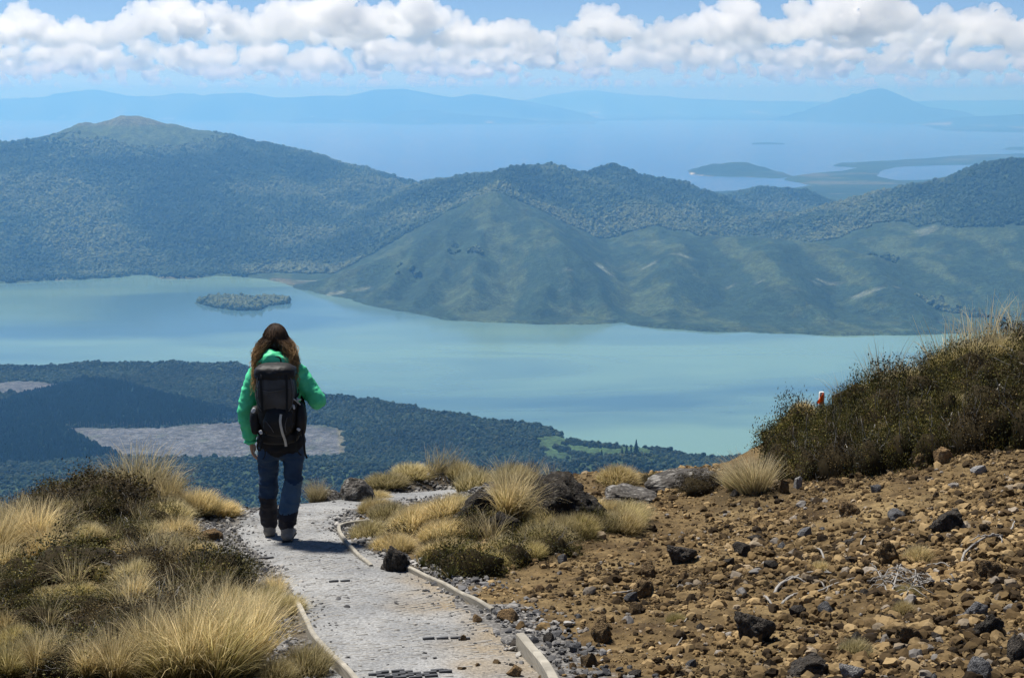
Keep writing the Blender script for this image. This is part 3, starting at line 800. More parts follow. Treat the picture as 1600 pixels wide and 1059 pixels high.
# the mat's cell walls: short ribs in staggered rows, worn bare in places
ribs = []
ribV = np.array([[-1, -1, 0], [1, -1, 0], [1, 1, 0], [-1, 1, 0], [-1, -1, 1], [1, -1, 1], [1, 1, 1], [-1, 1, 1]], float)
ribF = np.array([[4, 5, 6, 7], [0, 1, 5, 4], [1, 2, 6, 5], [2, 3, 7, 6], [3, 0, 4, 7]])
matc = resample(np.c_[PATH[:9], PATHW[:9]], .036)
mtan = np.gradient(matc[:, :2], axis=0); mtan /= np.linalg.norm(mtan, axis=1)[:, None]; mnor = np.c_[mtan[:, 1], -mtan[:, 0]]
bare = [(onplane(640, 1056), .17, .09), (onplane(690, 1000), .16, .022), (onplane(530, 912), .05, .03), (onplane(420, 872), .05, .03)]
r_ = np.random.default_rng(21)
rv, bv = [], []
for i in range(len(matc)):
    c_ = matc[i]; a_ = math.atan2(mnor[i, 1], mnor[i, 0]); n_ = int(2 * c_[2] / .072)
    for j in range(n_):
        o_ = (j + .5 * (i % 2) + .25) * .072 - c_[2]
        if abs(o_) > c_[2] * .93: continue
        x = c_[0] + mnor[i, 0] * o_; y = c_[1] + mnor[i, 1] * o_
        w_ = max(math.exp(-((x - b[0][0]) / b[1]) ** 2 - ((y - b[0][1]) / b[2]) ** 2) for b in bare)
        cov = float(n2(np.array([x * 1.7]), np.array([y * 1.7]), 79)[0]) + .35 * (1 - abs(o_) / c_[2])
        if w_ < .35 and r_.random() > .12 + .55 * (cov > .12): continue
        hgt = .0006 + .010 * (w_ > .35) + .0014 * r_.random()
        ca, sa = math.cos(a_), math.sin(a_)
        v = ribV * (.030, .0035 + .003 * (w_ > .35), hgt + .02)
        v = np.c_[v[:, 0] * ca - v[:, 1] * sa + x, v[:, 0] * sa + v[:, 1] * ca + y, v[:, 2]]
        v[:, 2] += 0.016 * (1 - (abs(o_) / c_[2]) ** 3) - .026
        if w_ > .35 and r_.random() < .22: continue
        (bv if w_ > .35 else rv).append(v)
def ribmesh(name, L_, m_):
    n_ = len(L_); v = np.array(L_); v[:, :, 2] += H(v[:, :, 0].mean(1), v[:, :, 1].mean(1))[:, None]
    return mesh(name, v.reshape(-1, 3), (ribF[None] + (np.arange(n_) * 8)[:, None, None]).reshape(-1, 4), m_, False)
rm = M('mat_plastic', .8, .3)
rm.col(rm.mix(rm.ramp(rm.noise(9, 4, rm.pos()), [(.35, 0.0), (.55, 1.0)]), (.17, .165, .155), (.27, .26, .24)))
obj('honeycomb_mat', ribmesh('honeycomb_mat', rv, rm.m), parent=path_o, kind='stuff')
bm_ = M('bare_plastic', .6, .4); bm_.col(bm_.mix(bm_.noise(12, 4, bm_.pos()), (.025, .027, .032), (.075, .077, .082)))
obj('worn_mat', ribmesh('worn_mat', bv, bm_.m), parent=path_o, kind='stuff')

# ------------------------------------------------------------------ rocks
def rock_mesh(seed, sub=3, cuts=5, rough=.22, dims=(1, 1, .7), mat=None, pit=0.0):
    V, F = ico(sub); r_ = np.random.default_rng(seed)
    V = V * (1 + rough * fbm3(V * 1.6 + seed * 3.1, 4, seed))[:, None]
    for _ in range(cuts):
        n_ = r_.normal(size=3); n_ /= np.linalg.norm(n_); d_ = r_.uniform(.5, .82)
        ex = V @ n_ - d_; k = ex > 0; V[k] -= np.outer(ex[k] * .93, n_)
    if pit: V = V * (1 - pit * np.clip(fbm3(V * 5 + seed, 2, seed + 5), 0, 1))[:, None] * (1 + .04 * n3(V * 9, seed))[:, None]
    V = V * np.array(dims)
    V[:, 2] -= V[:, 2].min() + .22 * (V[:, 2].max() - V[:, 2].min())
    return mesh('rock', V, F, mat, sub >= 3)
def rock_mat(name, lo, hi, lichen=0.0, lc=(.40, .39, .35), sc=1.0):
    m = M(name, .92, .2)
    p = m.obj(); n_ = m.noise(2.2 * sc, 6, p); k = m.noise(9 * sc, 5, p)
    c_ = m.mix(m.ramp(n_, [(.3, 0.0), (.7, 1.0)]), lo, hi)
    c_ = m.mix(1.0, c_, m.ramp(k, [(.3, .6), (.7, 1.35)]), 'MULTIPLY')
    c_ = m.mix(1.0, c_, m.ramp(m.rnd(), [(0, .72), (1, 1.3)]), 'MULTIPLY')
    if lichen: c_ = m.mix(m.math('MULTIPLY', m.ramp(m.noise(3.4 * sc, 6, p, rough=.7), [(.52, 0.0), (.60, 1.0)]), lichen), c_, lc)
    m.col(c_); m.bump(m.math('ADD', n_, k), .8, .06)
    return m.m
RM = dict(brown=rock_mat('scoria_brown', (.085, .058, .030), (.21, .145, .075)), tan=rock_mat('scoria_tan', (.14, .09, .045), (.30, .20, .10)), dark=rock_mat('lava_dark', (.026, .023, .020), (.085, .073, .062), .25, (.16, .15, .13)),
          grey=rock_mat('andesite_grey', (.085, .088, .095), (.19, .19, .195)), pale=rock_mat('pale_stone', (.25, .25, .25), (.42, .41, .40)), lichen=rock_mat('lichen_rock', (.035, .032, .028), (.12, .11, .10), .85, (.27, .26, .24), .8), crag=rock_mat('craggy_lava', (.010, .009, .008), (.040, .033, .026), .3, (.17, .16, .14), 1.6))
_rk = {}
def rock(px, py, wpx, hpx, kind, label=None, rot=None, group=None, p_=None, cat='rock', sink=.0, depth=.8, name='rock'):
    """a stone whose foot is at a photo pixel, wpx wide and hpx high in the photo"""
    q = gp(px, py) if p_ is None else p_
    k = pxm(q); v = random.randrange(5); big = wpx > 34
    key = (kind, v, big)
    if key not in _rk:
        _rk[key] = rock_mesh(31 * v + 7 * len(kind) + big, 4 if big else 2, 3 if kind in ('lichen',) else 6, .26, (1, 1, 1), RM[kind], .30 if kind in ('crag', 'dark', 'brown') else .05)
    o = obj(name, _rk[key])
    w_ = wpx / k / 2.15; h_ = hpx / k / 1.25
    o.scale = (w_, w_ * depth, h_); o.rotation_euler = (random.uniform(-.15, .15), random.uniform(-.15, .15), random.uniform(-.5, .5) if rot is None else rot)
    o.location = (q[0], q[1] + w_ * depth * .6, H(np.array([q[0]]), np.array([q[1] + w_ * depth * .6]))[0] - h_ * .30 - sink)
    zone = 'upper' if py < 860 else 'middle' if py < 960 else 'lower'
    o['label'] = label or 'loose %s stone lying in the rubble on the %s part of the brown slope' % ({'brown': 'brown scoria', 'tan': 'tan scoria', 'dark': 'dark lava', 'grey': 'grey angular'}.get(kind, kind), zone)
    o['category'] = cat
    if group or not label: o['group'] = group or 'loose stones on the brown slope'
    return o
BIG = [
    (884, 814, 150, 66, 'crag', 'large black craggy lava boulder behind the grassy mound'), (742, 824, 96, 46, 'crag', 'black rounded lava boulder at the front of the grassy mound'), (788, 842, 76, 38, 'crag', 'black lava lump between the two boulders on the mound'),
    (1062, 768, 135, 26, 'lichen', 'long grey lichen-covered slab on the edge of the slope'), (985, 786, 110, 20, 'lichen', 'low grey slab beside the black craggy boulder'), (1108, 768, 46, 30, 'lichen', 'blunt grey rock end with a dark undercut face'),
    (620, 896, 52, 44, 'dark', 'pitted dark rock standing between the two timber edgings'), (558, 782, 62, 36, 'lichen', 'brown and grey rock beside the path behind the hiker'), (505, 782, 54, 24, 'lichen', 'low grey rock at the brink behind the hiker'),
    (1174, 1008, 70, 46, 'dark', 'large black angular rock low on the rubble slope'), (1268, 1056, 90, 32, 'dark', 'flat black slab lying in the rubble below the grass tuft'), (1592, 1040, 52, 52, 'dark', 'black rock at the lower right corner of the photo'),
    (1532, 966, 42, 26, 'grey', 'blue grey square-cut stone right of the bleached roots'), (1534, 1062, 52, 34, 'grey', 'grey stone at the bottom edge right of the pale one'), (1332, 1064, 42, 28, 'pale', 'pale stone at the bottom edge beneath the grass tuft'),
    (1222, 858, 26, 11, 'grey', 'flat blue grey chip on the open slope'), (1484, 828, 62, 32, 'dark', 'dark cracked rock beside a yellowish stone'), (1494, 826, 30, 20, 'tan', 'yellowish stone in front of the dark cracked rock'), (1062, 884, 52, 28, 'dark', 'greyish clod in the middle of the open slope'),
    (1012, 900, 36, 22, 'brown', 'brown clod left of the greyish one on the open slope'), (922, 1042, 34, 32, 'brown', 'brown block of scoria above the last timber edging'), (897, 1018, 26, 18, 'grey', 'blue grey stone above the brown scoria block'), (812, 1012, 58, 14, 'dark', 'long dark wedge of stone at the end of the timber edging'),
    (857, 1006, 24, 20, 'dark', 'small black stone next to the dark wedge'), (724, 1002, 18, 14, 'brown', 'small brown cube of stone lying on the path'), (327, 844, 42, 18, 'tan', 'rusty flat stone on the gravel left of the hiker'),
    (1534, 738, 30, 14, 'pale', 'pale flat stone high on the slope under the bank'), (1368, 776, 22, 14, 'grey', 'light grey pointed stone below the bank'), (1476, 724, 36, 28, 'tan', 'tan boulder at the foot of the shrub bank'), (1442, 728, 40, 26, 'brown', 'brown boulder left of the tan one under the shrubs'),
    (1226, 772, 28, 28, 'brown', 'brown rock at the left end of the shrub bank'), (1246, 764, 18, 22, 'pale', 'pale grey stone tucked under the end of the shrub bank'), (1308, 762, 32, 18, 'tan', 'flat tan stone at the foot of the bank'), (1400, 812, 36, 18, 'grey', 'pale grey flat slab half buried in the slope'),
    (1182, 795, 16, 11, 'tan', 'small tan stone near the pale tussock'), (1160, 872, 30, 22, 'dark', 'dark stone in the row across the open slope'), (1178, 848, 30, 16, 'dark', 'dark stone above the row on the open slope'), (1140, 886, 26, 18, 'dark', 'black stone at the left of the row on the open slope'), (1200, 896, 32, 24, 'dark', 'dark rock at the right end of the row'),
    (1010, 930, 44, 30, 'brown', 'dark brown rock beside a bleached stick'), (988, 938, 26, 18, 'grey', 'slate grey stone left of the dark brown rock'), (880, 880, 22, 20, 'grey', 'grey pointed stone below the grassy mound'), (1330, 808, 42, 26, 'brown', 'brown rock near the middle of the upper slope'), (940, 1000, 44, 34, 'brown', 'rough brown rock above the blue grey stone'),
    (1390, 880, 52, 34, 'brown', 'brown rock beside the dry tuft'), (1550, 906, 48, 36, 'brown', 'brown rock behind the bleached roots'), (1545, 1000, 50, 40, 'dark', 'dark boulder above the grey stone near the corner'), (1290, 960, 30, 22, 'grey', 'slate grey angular stone above the grass tuft'), (1245, 965, 34, 26, 'dark', 'dark stone between two slate pieces'), (1420, 1010, 50, 36, 'brown', 'brown rock right of the low grass tuft')]
for b_ in BIG: rock(*b_)
# stones that can still be told apart one by one
def open_slope(px, py):
    return (py > 790 - (px - 1000) * .16) and px > 690 + (py < 960) * 150 + (py < 900) * 150 and not (1180 < px and py < 768)
cnt = 0; taken = [(b_[0], b_[1] - b_[3] * .4, b_[2]) for b_ in BIG]
while cnt < 245:
    px, py = random.uniform(720, 1640), random.uniform(772, 1075)
    if not open_slope(px, py): continue
    if random.random() > .25 + .75 * min(1, max(0, (px - 800) / 500 + (py - 850) / 250)): continue
    w_ = min(9 + random.expovariate(1 / 6.5), 34) * (.7 + .5 * (py - 770) / 290)
    if any(abs(px - a) < (w_ + c_) * .5 and abs(py - b) < (w_ + c_) * .35 for a, b, c_ in taken): continue
    taken.append((px, py, w_))
    rock(px, py, w_, w_ * random.uniform(.42, .68), random.choices(['brown', 'tan', 'dark', 'grey'], [6, 5, 2, 1])[0]); cnt += 1
# rubble and chips: past counting
def small(seed, mat, flat=.9): 
    V, F = ico(2); V = V * (1 + .38 * fbm3(V * 1.7 + seed * 9, 3, seed, .55))[:, None]; V[:, 2] *= flat
    for n_ in np.random.default_rng(seed + 50).normal(size=(4, 3)):
        n_ = n_ / np.linalg.norm(n_); ex = V @ n_ - .68; k_ = ex > 0; V[k_] -= np.outer(ex[k_] * .9, n_)
    return mesh('chip', V, F, mat, False)
def chip_mat(name, stops):
    m = M(name, .95, .15); m.col(m.mix(1.0, m.ramp(m.rnd(), stops), m.ramp(m.noise(1.1, 5, m.pos()), [(.32, .45), (.66, 1.3)]), 'MULTIPLY')); return m.m
brown_m = chip_mat('rubble', [(0, (.020, .014, .009)), (.3, (.082, .054, .025)), (.6, (.178, .120, .055)), (.9, (.32, .228, .115)), (1, (.20, .19, .18))])
grey_m = chip_mat('gravel', [(0, (.035, .036, .040)), (.35, (.105, .105, .108)), (.75, (.22, .215, .21)), (1, (.36, .345, .32))])
r_ = np.random.default_rng(33)
n_ = 180000
x = r_.uniform(-.2, 7.4, n_); y = r_.uniform(5.2, 14.6, n_)
d_, hw_ = path_d(x, y)
u_ = x / y * FPX * CP + 800
dens = sstep(-.05, .5, d_ - hw_ + .25 * fbm2(x * 2, y * 2, 2, 81)) * (.30 + .7 * sstep(-.25, .35, fbm2(x * .9, y * .9, 3, 82) + .12 * (x - 1.6))) * (u_ < 2600)
mound = np.exp(-((x - BUMPS[6][0]) / (BUMPS[6][2] * 1.1)) ** 2 - ((y - BUMPS[6][1]) / .6) ** 2)
k = (r_.random(n_) < dens * (1 - .8 * (mound > .4))) & ((x > .25) | (y < 10)) & ((x < 2.0) | (y < 12.6))
x, y = x[k], y[k]; s_ = np.clip(.0054 * r_.lognormal(0, .85, len(x)) * (.72 + .75 * sstep(.4, 2.2, x) * (1 - sstep(7.5, 10.5, y))), .003, .040)
scatter('rubble', np.stack([x, y, H(x, y) + s_ * .2], 1), np.stack([s_ * 1.15, s_, s_], 1), r_.uniform(0, 6.28, len(x)), [small(i, brown_m) for i in range(4)], r_.integers(0, 4, len(x)), tilt=r_.uniform(-.7, .7, (len(x), 2)), label='brown scoria rubble covering the slope')
n_ = 52000
x = r_.uniform(-3.6, 1.6, n_); y = r_.uniform(5.0, 15.2, n_)
d_, hw_ = path_d(x, y)
e_ = d_ - hw_
gi = np.clip(((y - 3.2) / .05).astype(int), 0, len(gy) - 1); gj = np.clip(((x + 7.5) / .05).astype(int), 0, len(gx) - 1)
dens = np.where(e_ < 0, .16 + .6 * sstep(-.25, 0, e_) * sstep(-.3, .3, fbm2(x * 2.4, y * 2.4, 2, 83)), GRAV[gi, gj] * .95)
k = r_.random(n_) < dens
x, y = x[k], y[k]; s_ = np.clip(.0085 * r_.lognormal(0, .45, len(x)), .004, .028)
inside = path_d(x, y); s_ = np.where(inside[0] < inside[1] * .8, s_ * .62, s_)
scatter('gravel', np.stack([x, y, H(x, y) + .006 + s_ * .2], 1), np.stack([s_ * 1.35, s_, s_ * .7], 1), r_.uniform(0, 6.28, len(x)), [small(10 + i, grey_m, .75) for i in range(4)], r_.integers(0, 4, len(x)), tilt=r_.uniform(-.6, .6, (len(x), 2)), label='grey angular gravel along the path')

# ------------------------------------------------------------------ timber edging
wd = M('weathered_timber', .9, .2)
p = wd.obj()
wg = wd.noise(1.0, 6, wd.vmul(p, (6, 6, 90))); wg2 = wd.noise(7, 4, p)
wd.col(wd.mix(1.0, wd.mix(wg2, (.20, .185, .155), (.38, .355, .30)), wd.ramp(wg, [(.3, .7), (.7, 1.2)]), 'MULTIPLY'))
wd.bump(wg, .5, .004)
def board(pts, label, top=.036, wid=.028, deep=.12):
    P = resample(np.array([gp(*q)[:2] for q in pts]), .06)
    t_ = np.gradient(P, axis=0); t_ /= np.linalg.norm(t_, axis=1)[:, None]; n_ = np.c_[t_[:, 1], -t_[:, 0]]
    z = H(P[:, 0], P[:, 1], False); z = np.convolve(np.pad(z, 4, 'edge'), np.ones(9) / 9, 'valid')
    sec = [(-1, -deep), (1, -deep), (1, top - .006), (.72, top), (-.72, top), (-1, top - .006)]
    V = np.array([[*(P[i] + n_[i] * a_ * wid / 2), z[i] + b_ + .003 * math.sin(i * .7)] for i in range(len(P)) for a_, b_ in sec])
    m_ = len(sec); F = [[i * m_ + j, i * m_ + (j + 1) % m_, (i + 1) * m_ + (j + 1) % m_, (i + 1) * m_ + j] for i in range(len(P) - 1) for j in range(m_)]
    F += [list(range(m_))[::-1], [(len(P) - 1) * m_ + j for j in range(m_)]]
    o0 = np.array([P[0][0], P[0][1], z[0]])
    obj('timber_edging', mesh('timber_edging', V - o0, F, wd.m, False), loc=o0, label=label, cat='timber', group='timber edging of the path')
board([(632, 892), (665, 905), (700, 922), (735, 940), (770, 956)], 'straight timber edging between the path and the brown slope')
board([(580, 888), (556, 868), (538, 847), (530, 832), (533, 825), (550, 821), (578, 819)], 'curved timber edging round the inside of the bend')
board([(813, 1014), (828, 1030), (846, 1050), (868, 1085)], 'timber edging at the bottom of the photo next to the dark wedge', .075, .045)
board([(455, 948), (468, 960), (480, 985), (490, 1005), (505, 1025), (530, 1050), (560, 1080)], 'curved pale timber edging along the tussocks on the left', .06)
# ================================================================== PLANTS
def blade_mat(name, base, mid, tip, green, tr=.35):
    m = M(name, .75, .2)
    t_ = m.attr('hgt', 2); k = m.attr('tone', 2)
    c_ = m.ramp(t_, [(0, base), (.35, mid), (1, tip)])
    c_ = m.mix(m.ramp(k, [(.45, 0.0), (.75, 1.0)]), c_, m.ramp(t_, [(0, base), (.5, green), (1, tip)]))
    c_ = m.mix(1.0, c_, m.ramp(m.math('FRACT', m.math('MULTIPLY', k, 17.3)), [(0, .5), (1, 1.5)]), 'MULTIPLY')
    c_ = m.mix(1.0, c_, m.ramp(m.rnd(), [(0, .68), (1, 1.22)]), 'MULTIPLY')
    m.col(c_); m.translucent(c_, tr)
    return m.m
straw = blade_mat('straw_blades', (.20, .15, .055), (.52, .40, .175), (.74, .61, .36), (.42, .34, .12), .5)
olive = blade_mat('olive_blades', (.095, .080, .024), (.34, .275, .090), (.60, .50, .27), (.24, .215, .058), .5)
sage = blade_mat('sage_blades', (.11, .088, .036), (.40, .325, .14), (.62, .53, .32), (.29, .255, .10), .5)
pale = blade_mat('bleached_blades', (.14, .115, .06), (.36, .29, .155), (.58, .49, .31), (.30, .26, .12), .4)
def blades(n, seed, L=(.7, 1.1), r0=.10, lean=(0, .55), curl=(.1, 1.0), w=.0058, seg=5, wind=(.18, 0), dome=0.0):
    r_ = np.random.default_rng(seed)
    az = r_.uniform(0, 2 * math.pi, n); rad = r0 * np.sqrt(r_.random(n))
    b_ = np.c_[rad * np.cos(az), rad * np.sin(az)]
    az2 = az + r_.normal(0, .7, n)
    q = rad / r0
    a0 = r_.uniform(*lean, n) * (.35 + .65 * q); cu = r_.uniform(*curl, n) ** 1.3
    ln = r_.uniform(*L, n) * np.where(r_.random(n) < .3, r_.uniform(.4, .8, n), 1.0)
    P = np.zeros((n, seg + 1, 3)); P[:, 0, :2] = b_; P[:, 0, 2] = -.04 + dome * (1 - q * q)
    dirx, diry = np.cos(az2) + wind[0], np.sin(az2) + wind[1]
    for k in range(seg):
        a_ = a0 + cu * ((k + .6) / seg) ** 1.6
        st = ln / seg
        P[:, k + 1, 0] = P[:, k, 0] + st * np.sin(a_) * dirx
        P[:, k + 1, 1] = P[:, k, 1] + st * np.sin(a_) * diry
        P[:, k + 1, 2] = P[:, k, 2] + st * np.cos(a_)
    tw = r_.uniform(0, math.pi, n)
    wv = np.stack([np.cos(tw), np.sin(tw), np.zeros(n)], 1) * w * r_.uniform(.6, 1.2, n)[:, None]
    tap = (1 - np.linspace(0, 1, seg + 1) ** 1.4 * .88)
    A = P + wv[:, None, :] * tap[None, :, None]; B = P - wv[:, None, :] * tap[None, :, None]
    V = np.stack([A, B], 2).reshape(n, -1, 3)
    i = np.arange(seg) * 2
    f = np.stack([i, i + 1, i + 3, i + 2], 1)
    F = (f[None] + (np.arange(n) * 2 * (seg + 1))[:, None, None]).reshape(-1, 4)
    tone = np.repeat(r_.random(n), 2 * (seg + 1))
    hg = np.tile(np.repeat(np.linspace(0, 1, seg + 1), 2), n)
    return V.reshape(-1, 3), F, tone, hg
def blade_mesh(name, mat, *a, **k):
    V, F, t_, h_ = blades(*a, **k)
    me = mesh(name, V, F, mat); setattr_f(me, 'tone', t_); setattr_f(me, 'hgt', h_)
    return me
TALL = [blade_mesh('blades', straw, 760, 200 + i, wind=(.15, -.05), curl=(.05, 1.45)) for i in range(4)]
TALLG = [blade_mesh('blades', olive, 900, 210 + i, L=(.6, 1.05), lean=(0, .7), wind=(.12, -.1)) for i in range(3)]
THIN = [blade_mesh('blades', pale, 110, 220 + i, r0=.16, lean=(0, .6), curl=(0, 1.5), wind=(.2, 0), w=.0065) for i in range(4)]
BUSHY = [blade_mesh('blades', pale, 900, 230 + i, r0=.22, lean=(0, .8), curl=(.1, .9), wind=(-.2, 0), w=.0065) for i in range(2)]
CUSH = {c_: [blade_mesh('blades', m_, 2300, 240 + 10 * j + i, L=(.34, .62), r0=.72, lean=(.1, 1.25), curl=(.2, .9), w=.0095, seg=4, wind=(.25, -.1), dome=.30) for i in range(3)] for j, (c_, m_) in enumerate((('sage', sage), ('straw', straw), ('olive', olive)))}
mound_m = M('tuft_base', .95, .1)
mound_m.col(mound_m.mix(mound_m.noise(9, 4, mound_m.obj()), (.030, .024, .010), (.085, .070, .028)))
def core(seed, h, rough=.2):
    V, F = ico(2); V = V * (1 + rough * fbm3(V * 2 + seed, 3, seed))[:, None]; V[:, 2] = np.where(V[:, 2] > 0, V[:, 2] * h, V[:, 2] * .15)
    return V, F
CORE = [mesh('base', core(i, .34)[0] * .74, core(i, .34)[1], mound_m.m) for i in range(3)]
def plant(name, parts, q, sx, sz, label, cat, group, rot=None):
    e = obj(name, None, loc=q, label=label, cat=cat, group=group)
    e.empty_display_size = .05
    tl_ = .16 if 'blades' in parts[0][0] else .05
    e.rotation_euler = (random.uniform(-tl_, tl_), random.uniform(-tl_, tl_), random.uniform(-.9, .9) if rot is None else rot)
    fx_ = random.uniform(.82, 1.2)
    for nm, me in parts:
        c_ = obj(nm, me, parent=e); c_.scale = (sx * fx_, sx / fx_, sz)
    VEG.append((q[0], q[1], max(sx, .12)))
    return e
random.seed(11)
def tall(px, py, hpx, kind='straw', label=None, q=None, wide=1.0):
    q = gp(px, py) if q is None else q
    h_ = hpx / pxm(q) / .92 * (.88 if px < 440 and kind != 'thin' else 1)
    src = {'straw': TALL, 'green': TALLG, 'thin': THIN, 'bushy': BUSHY}[kind]
    left = px < 600; bank = px > 1150 and py < 760
    grp = 'tall tussocks on the left bank' if left else 'tall tussocks along the shrub bank' if bank else 'tall tussocks on the middle mound'
    lab = label or {'tall tussocks on the left bank': 'tall %s tussock on the %s left bank' % ({'straw': 'straw-coloured', 'thin': 'sparse pale', 'green': 'greenish', 'bushy': 'bushy'}[kind], 'upper' if py < 860 else 'lower'), 'tall tussocks along the shrub bank': 'sparse pale tussock standing up from the top of the shrub bank', 'tall tussocks on the middle mound': 'straw-coloured tussock on the middle mound'}[grp]
    plant('tussock_grass', [('blades', random.choice(src))], q, h_ * wide, h_, lab, 'grass tussock', grp)
def cush(px, py, wpx, hpx, kind='sage', label=None):
    q = gp(px, py); k = pxm(q); w_ = wpx / k / 2 / .95; h_ = hpx / k / .62
    q = q + np.array([0, w_ * .7, 0]); q[2] = H(q[:1], q[1:2])[0]
    grp = 'grass tufts on the face of the right-hand bank' if label and 'hanging' in label else 'low grass cushions left of the path' if px < 520 else 'low grass cushions on the rubble slope' if px > 1030 else 'low grass cushions on the middle mound'
    lab = label or {'low grass cushions left of the path': 'low %s grass cushion on the %s left bank' % ({'straw': 'golden', 'sage': 'greyish', 'olive': 'olive'}[kind], 'upper' if py < 860 else 'lower'), 'low grass cushions on the rubble slope': 'small dry grass tuft on the rubble slope', 'low grass cushions on the middle mound': 'low %s grass cushion on the %s of the middle mound' % ({'straw': 'golden', 'sage': 'greyish', 'olive': 'olive'}[kind], 'back' if py < 790 else 'front')}[grp]
    if 560 < px < 1030: h_ *= .74
    plant('grass_cushion', [('blades', random.choice(CUSH[kind])), ('base', random.choice(CORE))], q, w_, min(h_, w_ * 1.3), lab, 'grass cushion', grp)
# heath shrubs: small leaves on twigs round a woody heart
def leaf_mat(name, a_, b_, c_):
    m = M(name, .7, .3)
    t_ = m.attr('tone', 2)
    cc = m.mix(1.0, m.ramp(t_, [(0, a_), (.5, b_), (.85, c_), (1, (.24, .17, .07))]), m.ramp(m.rnd(), [(0, .75), (1, 1.25)]), 'MULTIPLY')
    m.col(cc); m.translucent(cc, .2); return m.m
heath = leaf_mat('heath_leaves', (.012, .012, .004), (.055, .052, .012), (.20, .175, .036))
bronze = leaf_mat('bronze_leaves', (.012, .008, .004), (.045, .032, .012), (.14, .10, .034))
def foliage(seed, n, mat, leaf=.026, lump=.45):
    r_ = np.random.default_rng(seed)
    d_ = r_.normal(size=(n, 3)); d_[:, 2] = np.abs(d_[:, 2]) * .9 - .12; d_ /= np.linalg.norm(d_, axis=1)[:, None]
    rr_ = (1 + lump * fbm3(d_ * 2.6 + seed, 3, seed)) * np.where(r_.random(n) < .1, r_.uniform(1.0, 1.1, n), r_.uniform(.72, 1.02, n))
    c_ = d_ * rr_[:, None]; c_[:, 2] *= .85
    t1 = r_.normal(size=(n, 3)) + d_ * .7; t1 /= np.linalg.norm(t1, axis=1)[:, None]
    t2 = np.cross(t1, r_.normal(size=(n, 3))); t2 /= np.linalg.norm(t2, axis=1)[:, None]
    s_ = leaf * r_.uniform(.6, 1.4, n)[:, None]
    V = np.stack([c_ - t1 * s_ * .3, c_ + t2 * s_ * .5 + t1 * s_ * .6, c_ + t1 * s_ * 1.9, c_ - t2 * s_ * .5 + t1 * s_ * .6], 1).reshape(-1, 3)
    F = np.arange(4 * n).reshape(-1, 4)
    tone = np.clip(.45 + .50 * fbm3(d_ * 3.1 + seed, 2, seed + 3) + r_.normal(0, .17, n), 0, .99)
    tone = np.where(r_.random(n) < .006, 1.0, tone)
    me = mesh('foliage', V, F, mat, False); setattr_f(me, 'tone', np.repeat(tone, 4)); return me
twm = M('bleached_twigs', .85, .2); twm.col(twm.mix(twm.noise(18, 4, twm.obj()), (.12, .11, .10), (.36, .345, .32)))
brk = M('shrub_wood', .95, .1); brk.col(brk.mix(brk.noise(12, 4, brk.obj()), (.010, .008, .004), (.040, .030, .014)))
def tube(P, r0, r1, sides=5):
    P = np.asarray(P, float); n = len(P)
    t_ = np.gradient(P, axis=0); t_ /= np.linalg.norm(t_, axis=1)[:, None] + 1e-9
    up = np.array([.3, .2, .93]); a_ = np.cross(t_, up); a_ /= np.linalg.norm(a_, axis=1)[:, None] + 1e-9; b_ = np.cross(t_, a_)
    rr_ = np.linspace(r0, r1, n)
    th = np.arange(sides) * 2 * math.pi / sides
    V = P[:, None] + rr_[:, None, None] * (np.cos(th)[None, :, None] * a_[:, None] + np.sin(th)[None, :, None] * b_[:, None])
    i = np.arange(n - 1)[:, None] * sides; j = np.arange(sides)[None]; j2 = (j + 1) % sides
    F = np.stack([i + j, i + j2, i + sides + j2, i + sides + j], -1).reshape(-1, 4)
    V = np.concatenate([V.reshape(-1, 3), P[:1], P[-1:]])
    c0 = n * sides
    caps = [[c0, (k + 1) % sides, k, c0] for k in range(sides)] + [[c0 + 1, (n - 1) * sides + k, (n - 1) * sides + (k + 1) % sides, c0 + 1] for k in range(sides)]
    return V, F, caps
def tubes_mesh(name, tl, mat):
    Vs, Fs, k = [], [], 0
    for P, a_, b_ in tl:
        V, F, caps = tube(P, a_, b_)
        Vs.append(V); Fs += [[x + k for x in f] for f in F.tolist()] + [[c_[0] + k, c_[1] + k, c_[2] + k] for c_ in caps]; k += len(V)
    return mesh(name, np.concatenate(Vs), Fs, mat)
def twigs_me(seed):
    r_ = np.random.default_rng(seed); tl = []
    for _ in range(14):
        d_ = r_.normal(size=3); d_[2] = abs(d_[2]) * .8 + .05; d_ /= np.linalg.norm(d_)
        P = [d_ * s_ + r_.normal(0, .03, 3) * s_ for s_ in np.linspace(.55, r_.uniform(1.0, 1.25), 5)]
        tl.append((P, .012, .004))
    return tubes_mesh('twigs', tl, twm.m)
HEATH = [foliage(300 + i, 5200, heath) for i in range(4)]; BRONZE = [foliage(310 + i, 5200, bronze) for i in range(3)]
HEART = [mesh('woody_heart', core(20 + i, .8, .3)[0] * .80, core(20 + i, .8, .3)[1], brk.m) for i in range(3)]
TWIG = [twigs_me(330 + i) for i in range(3)]
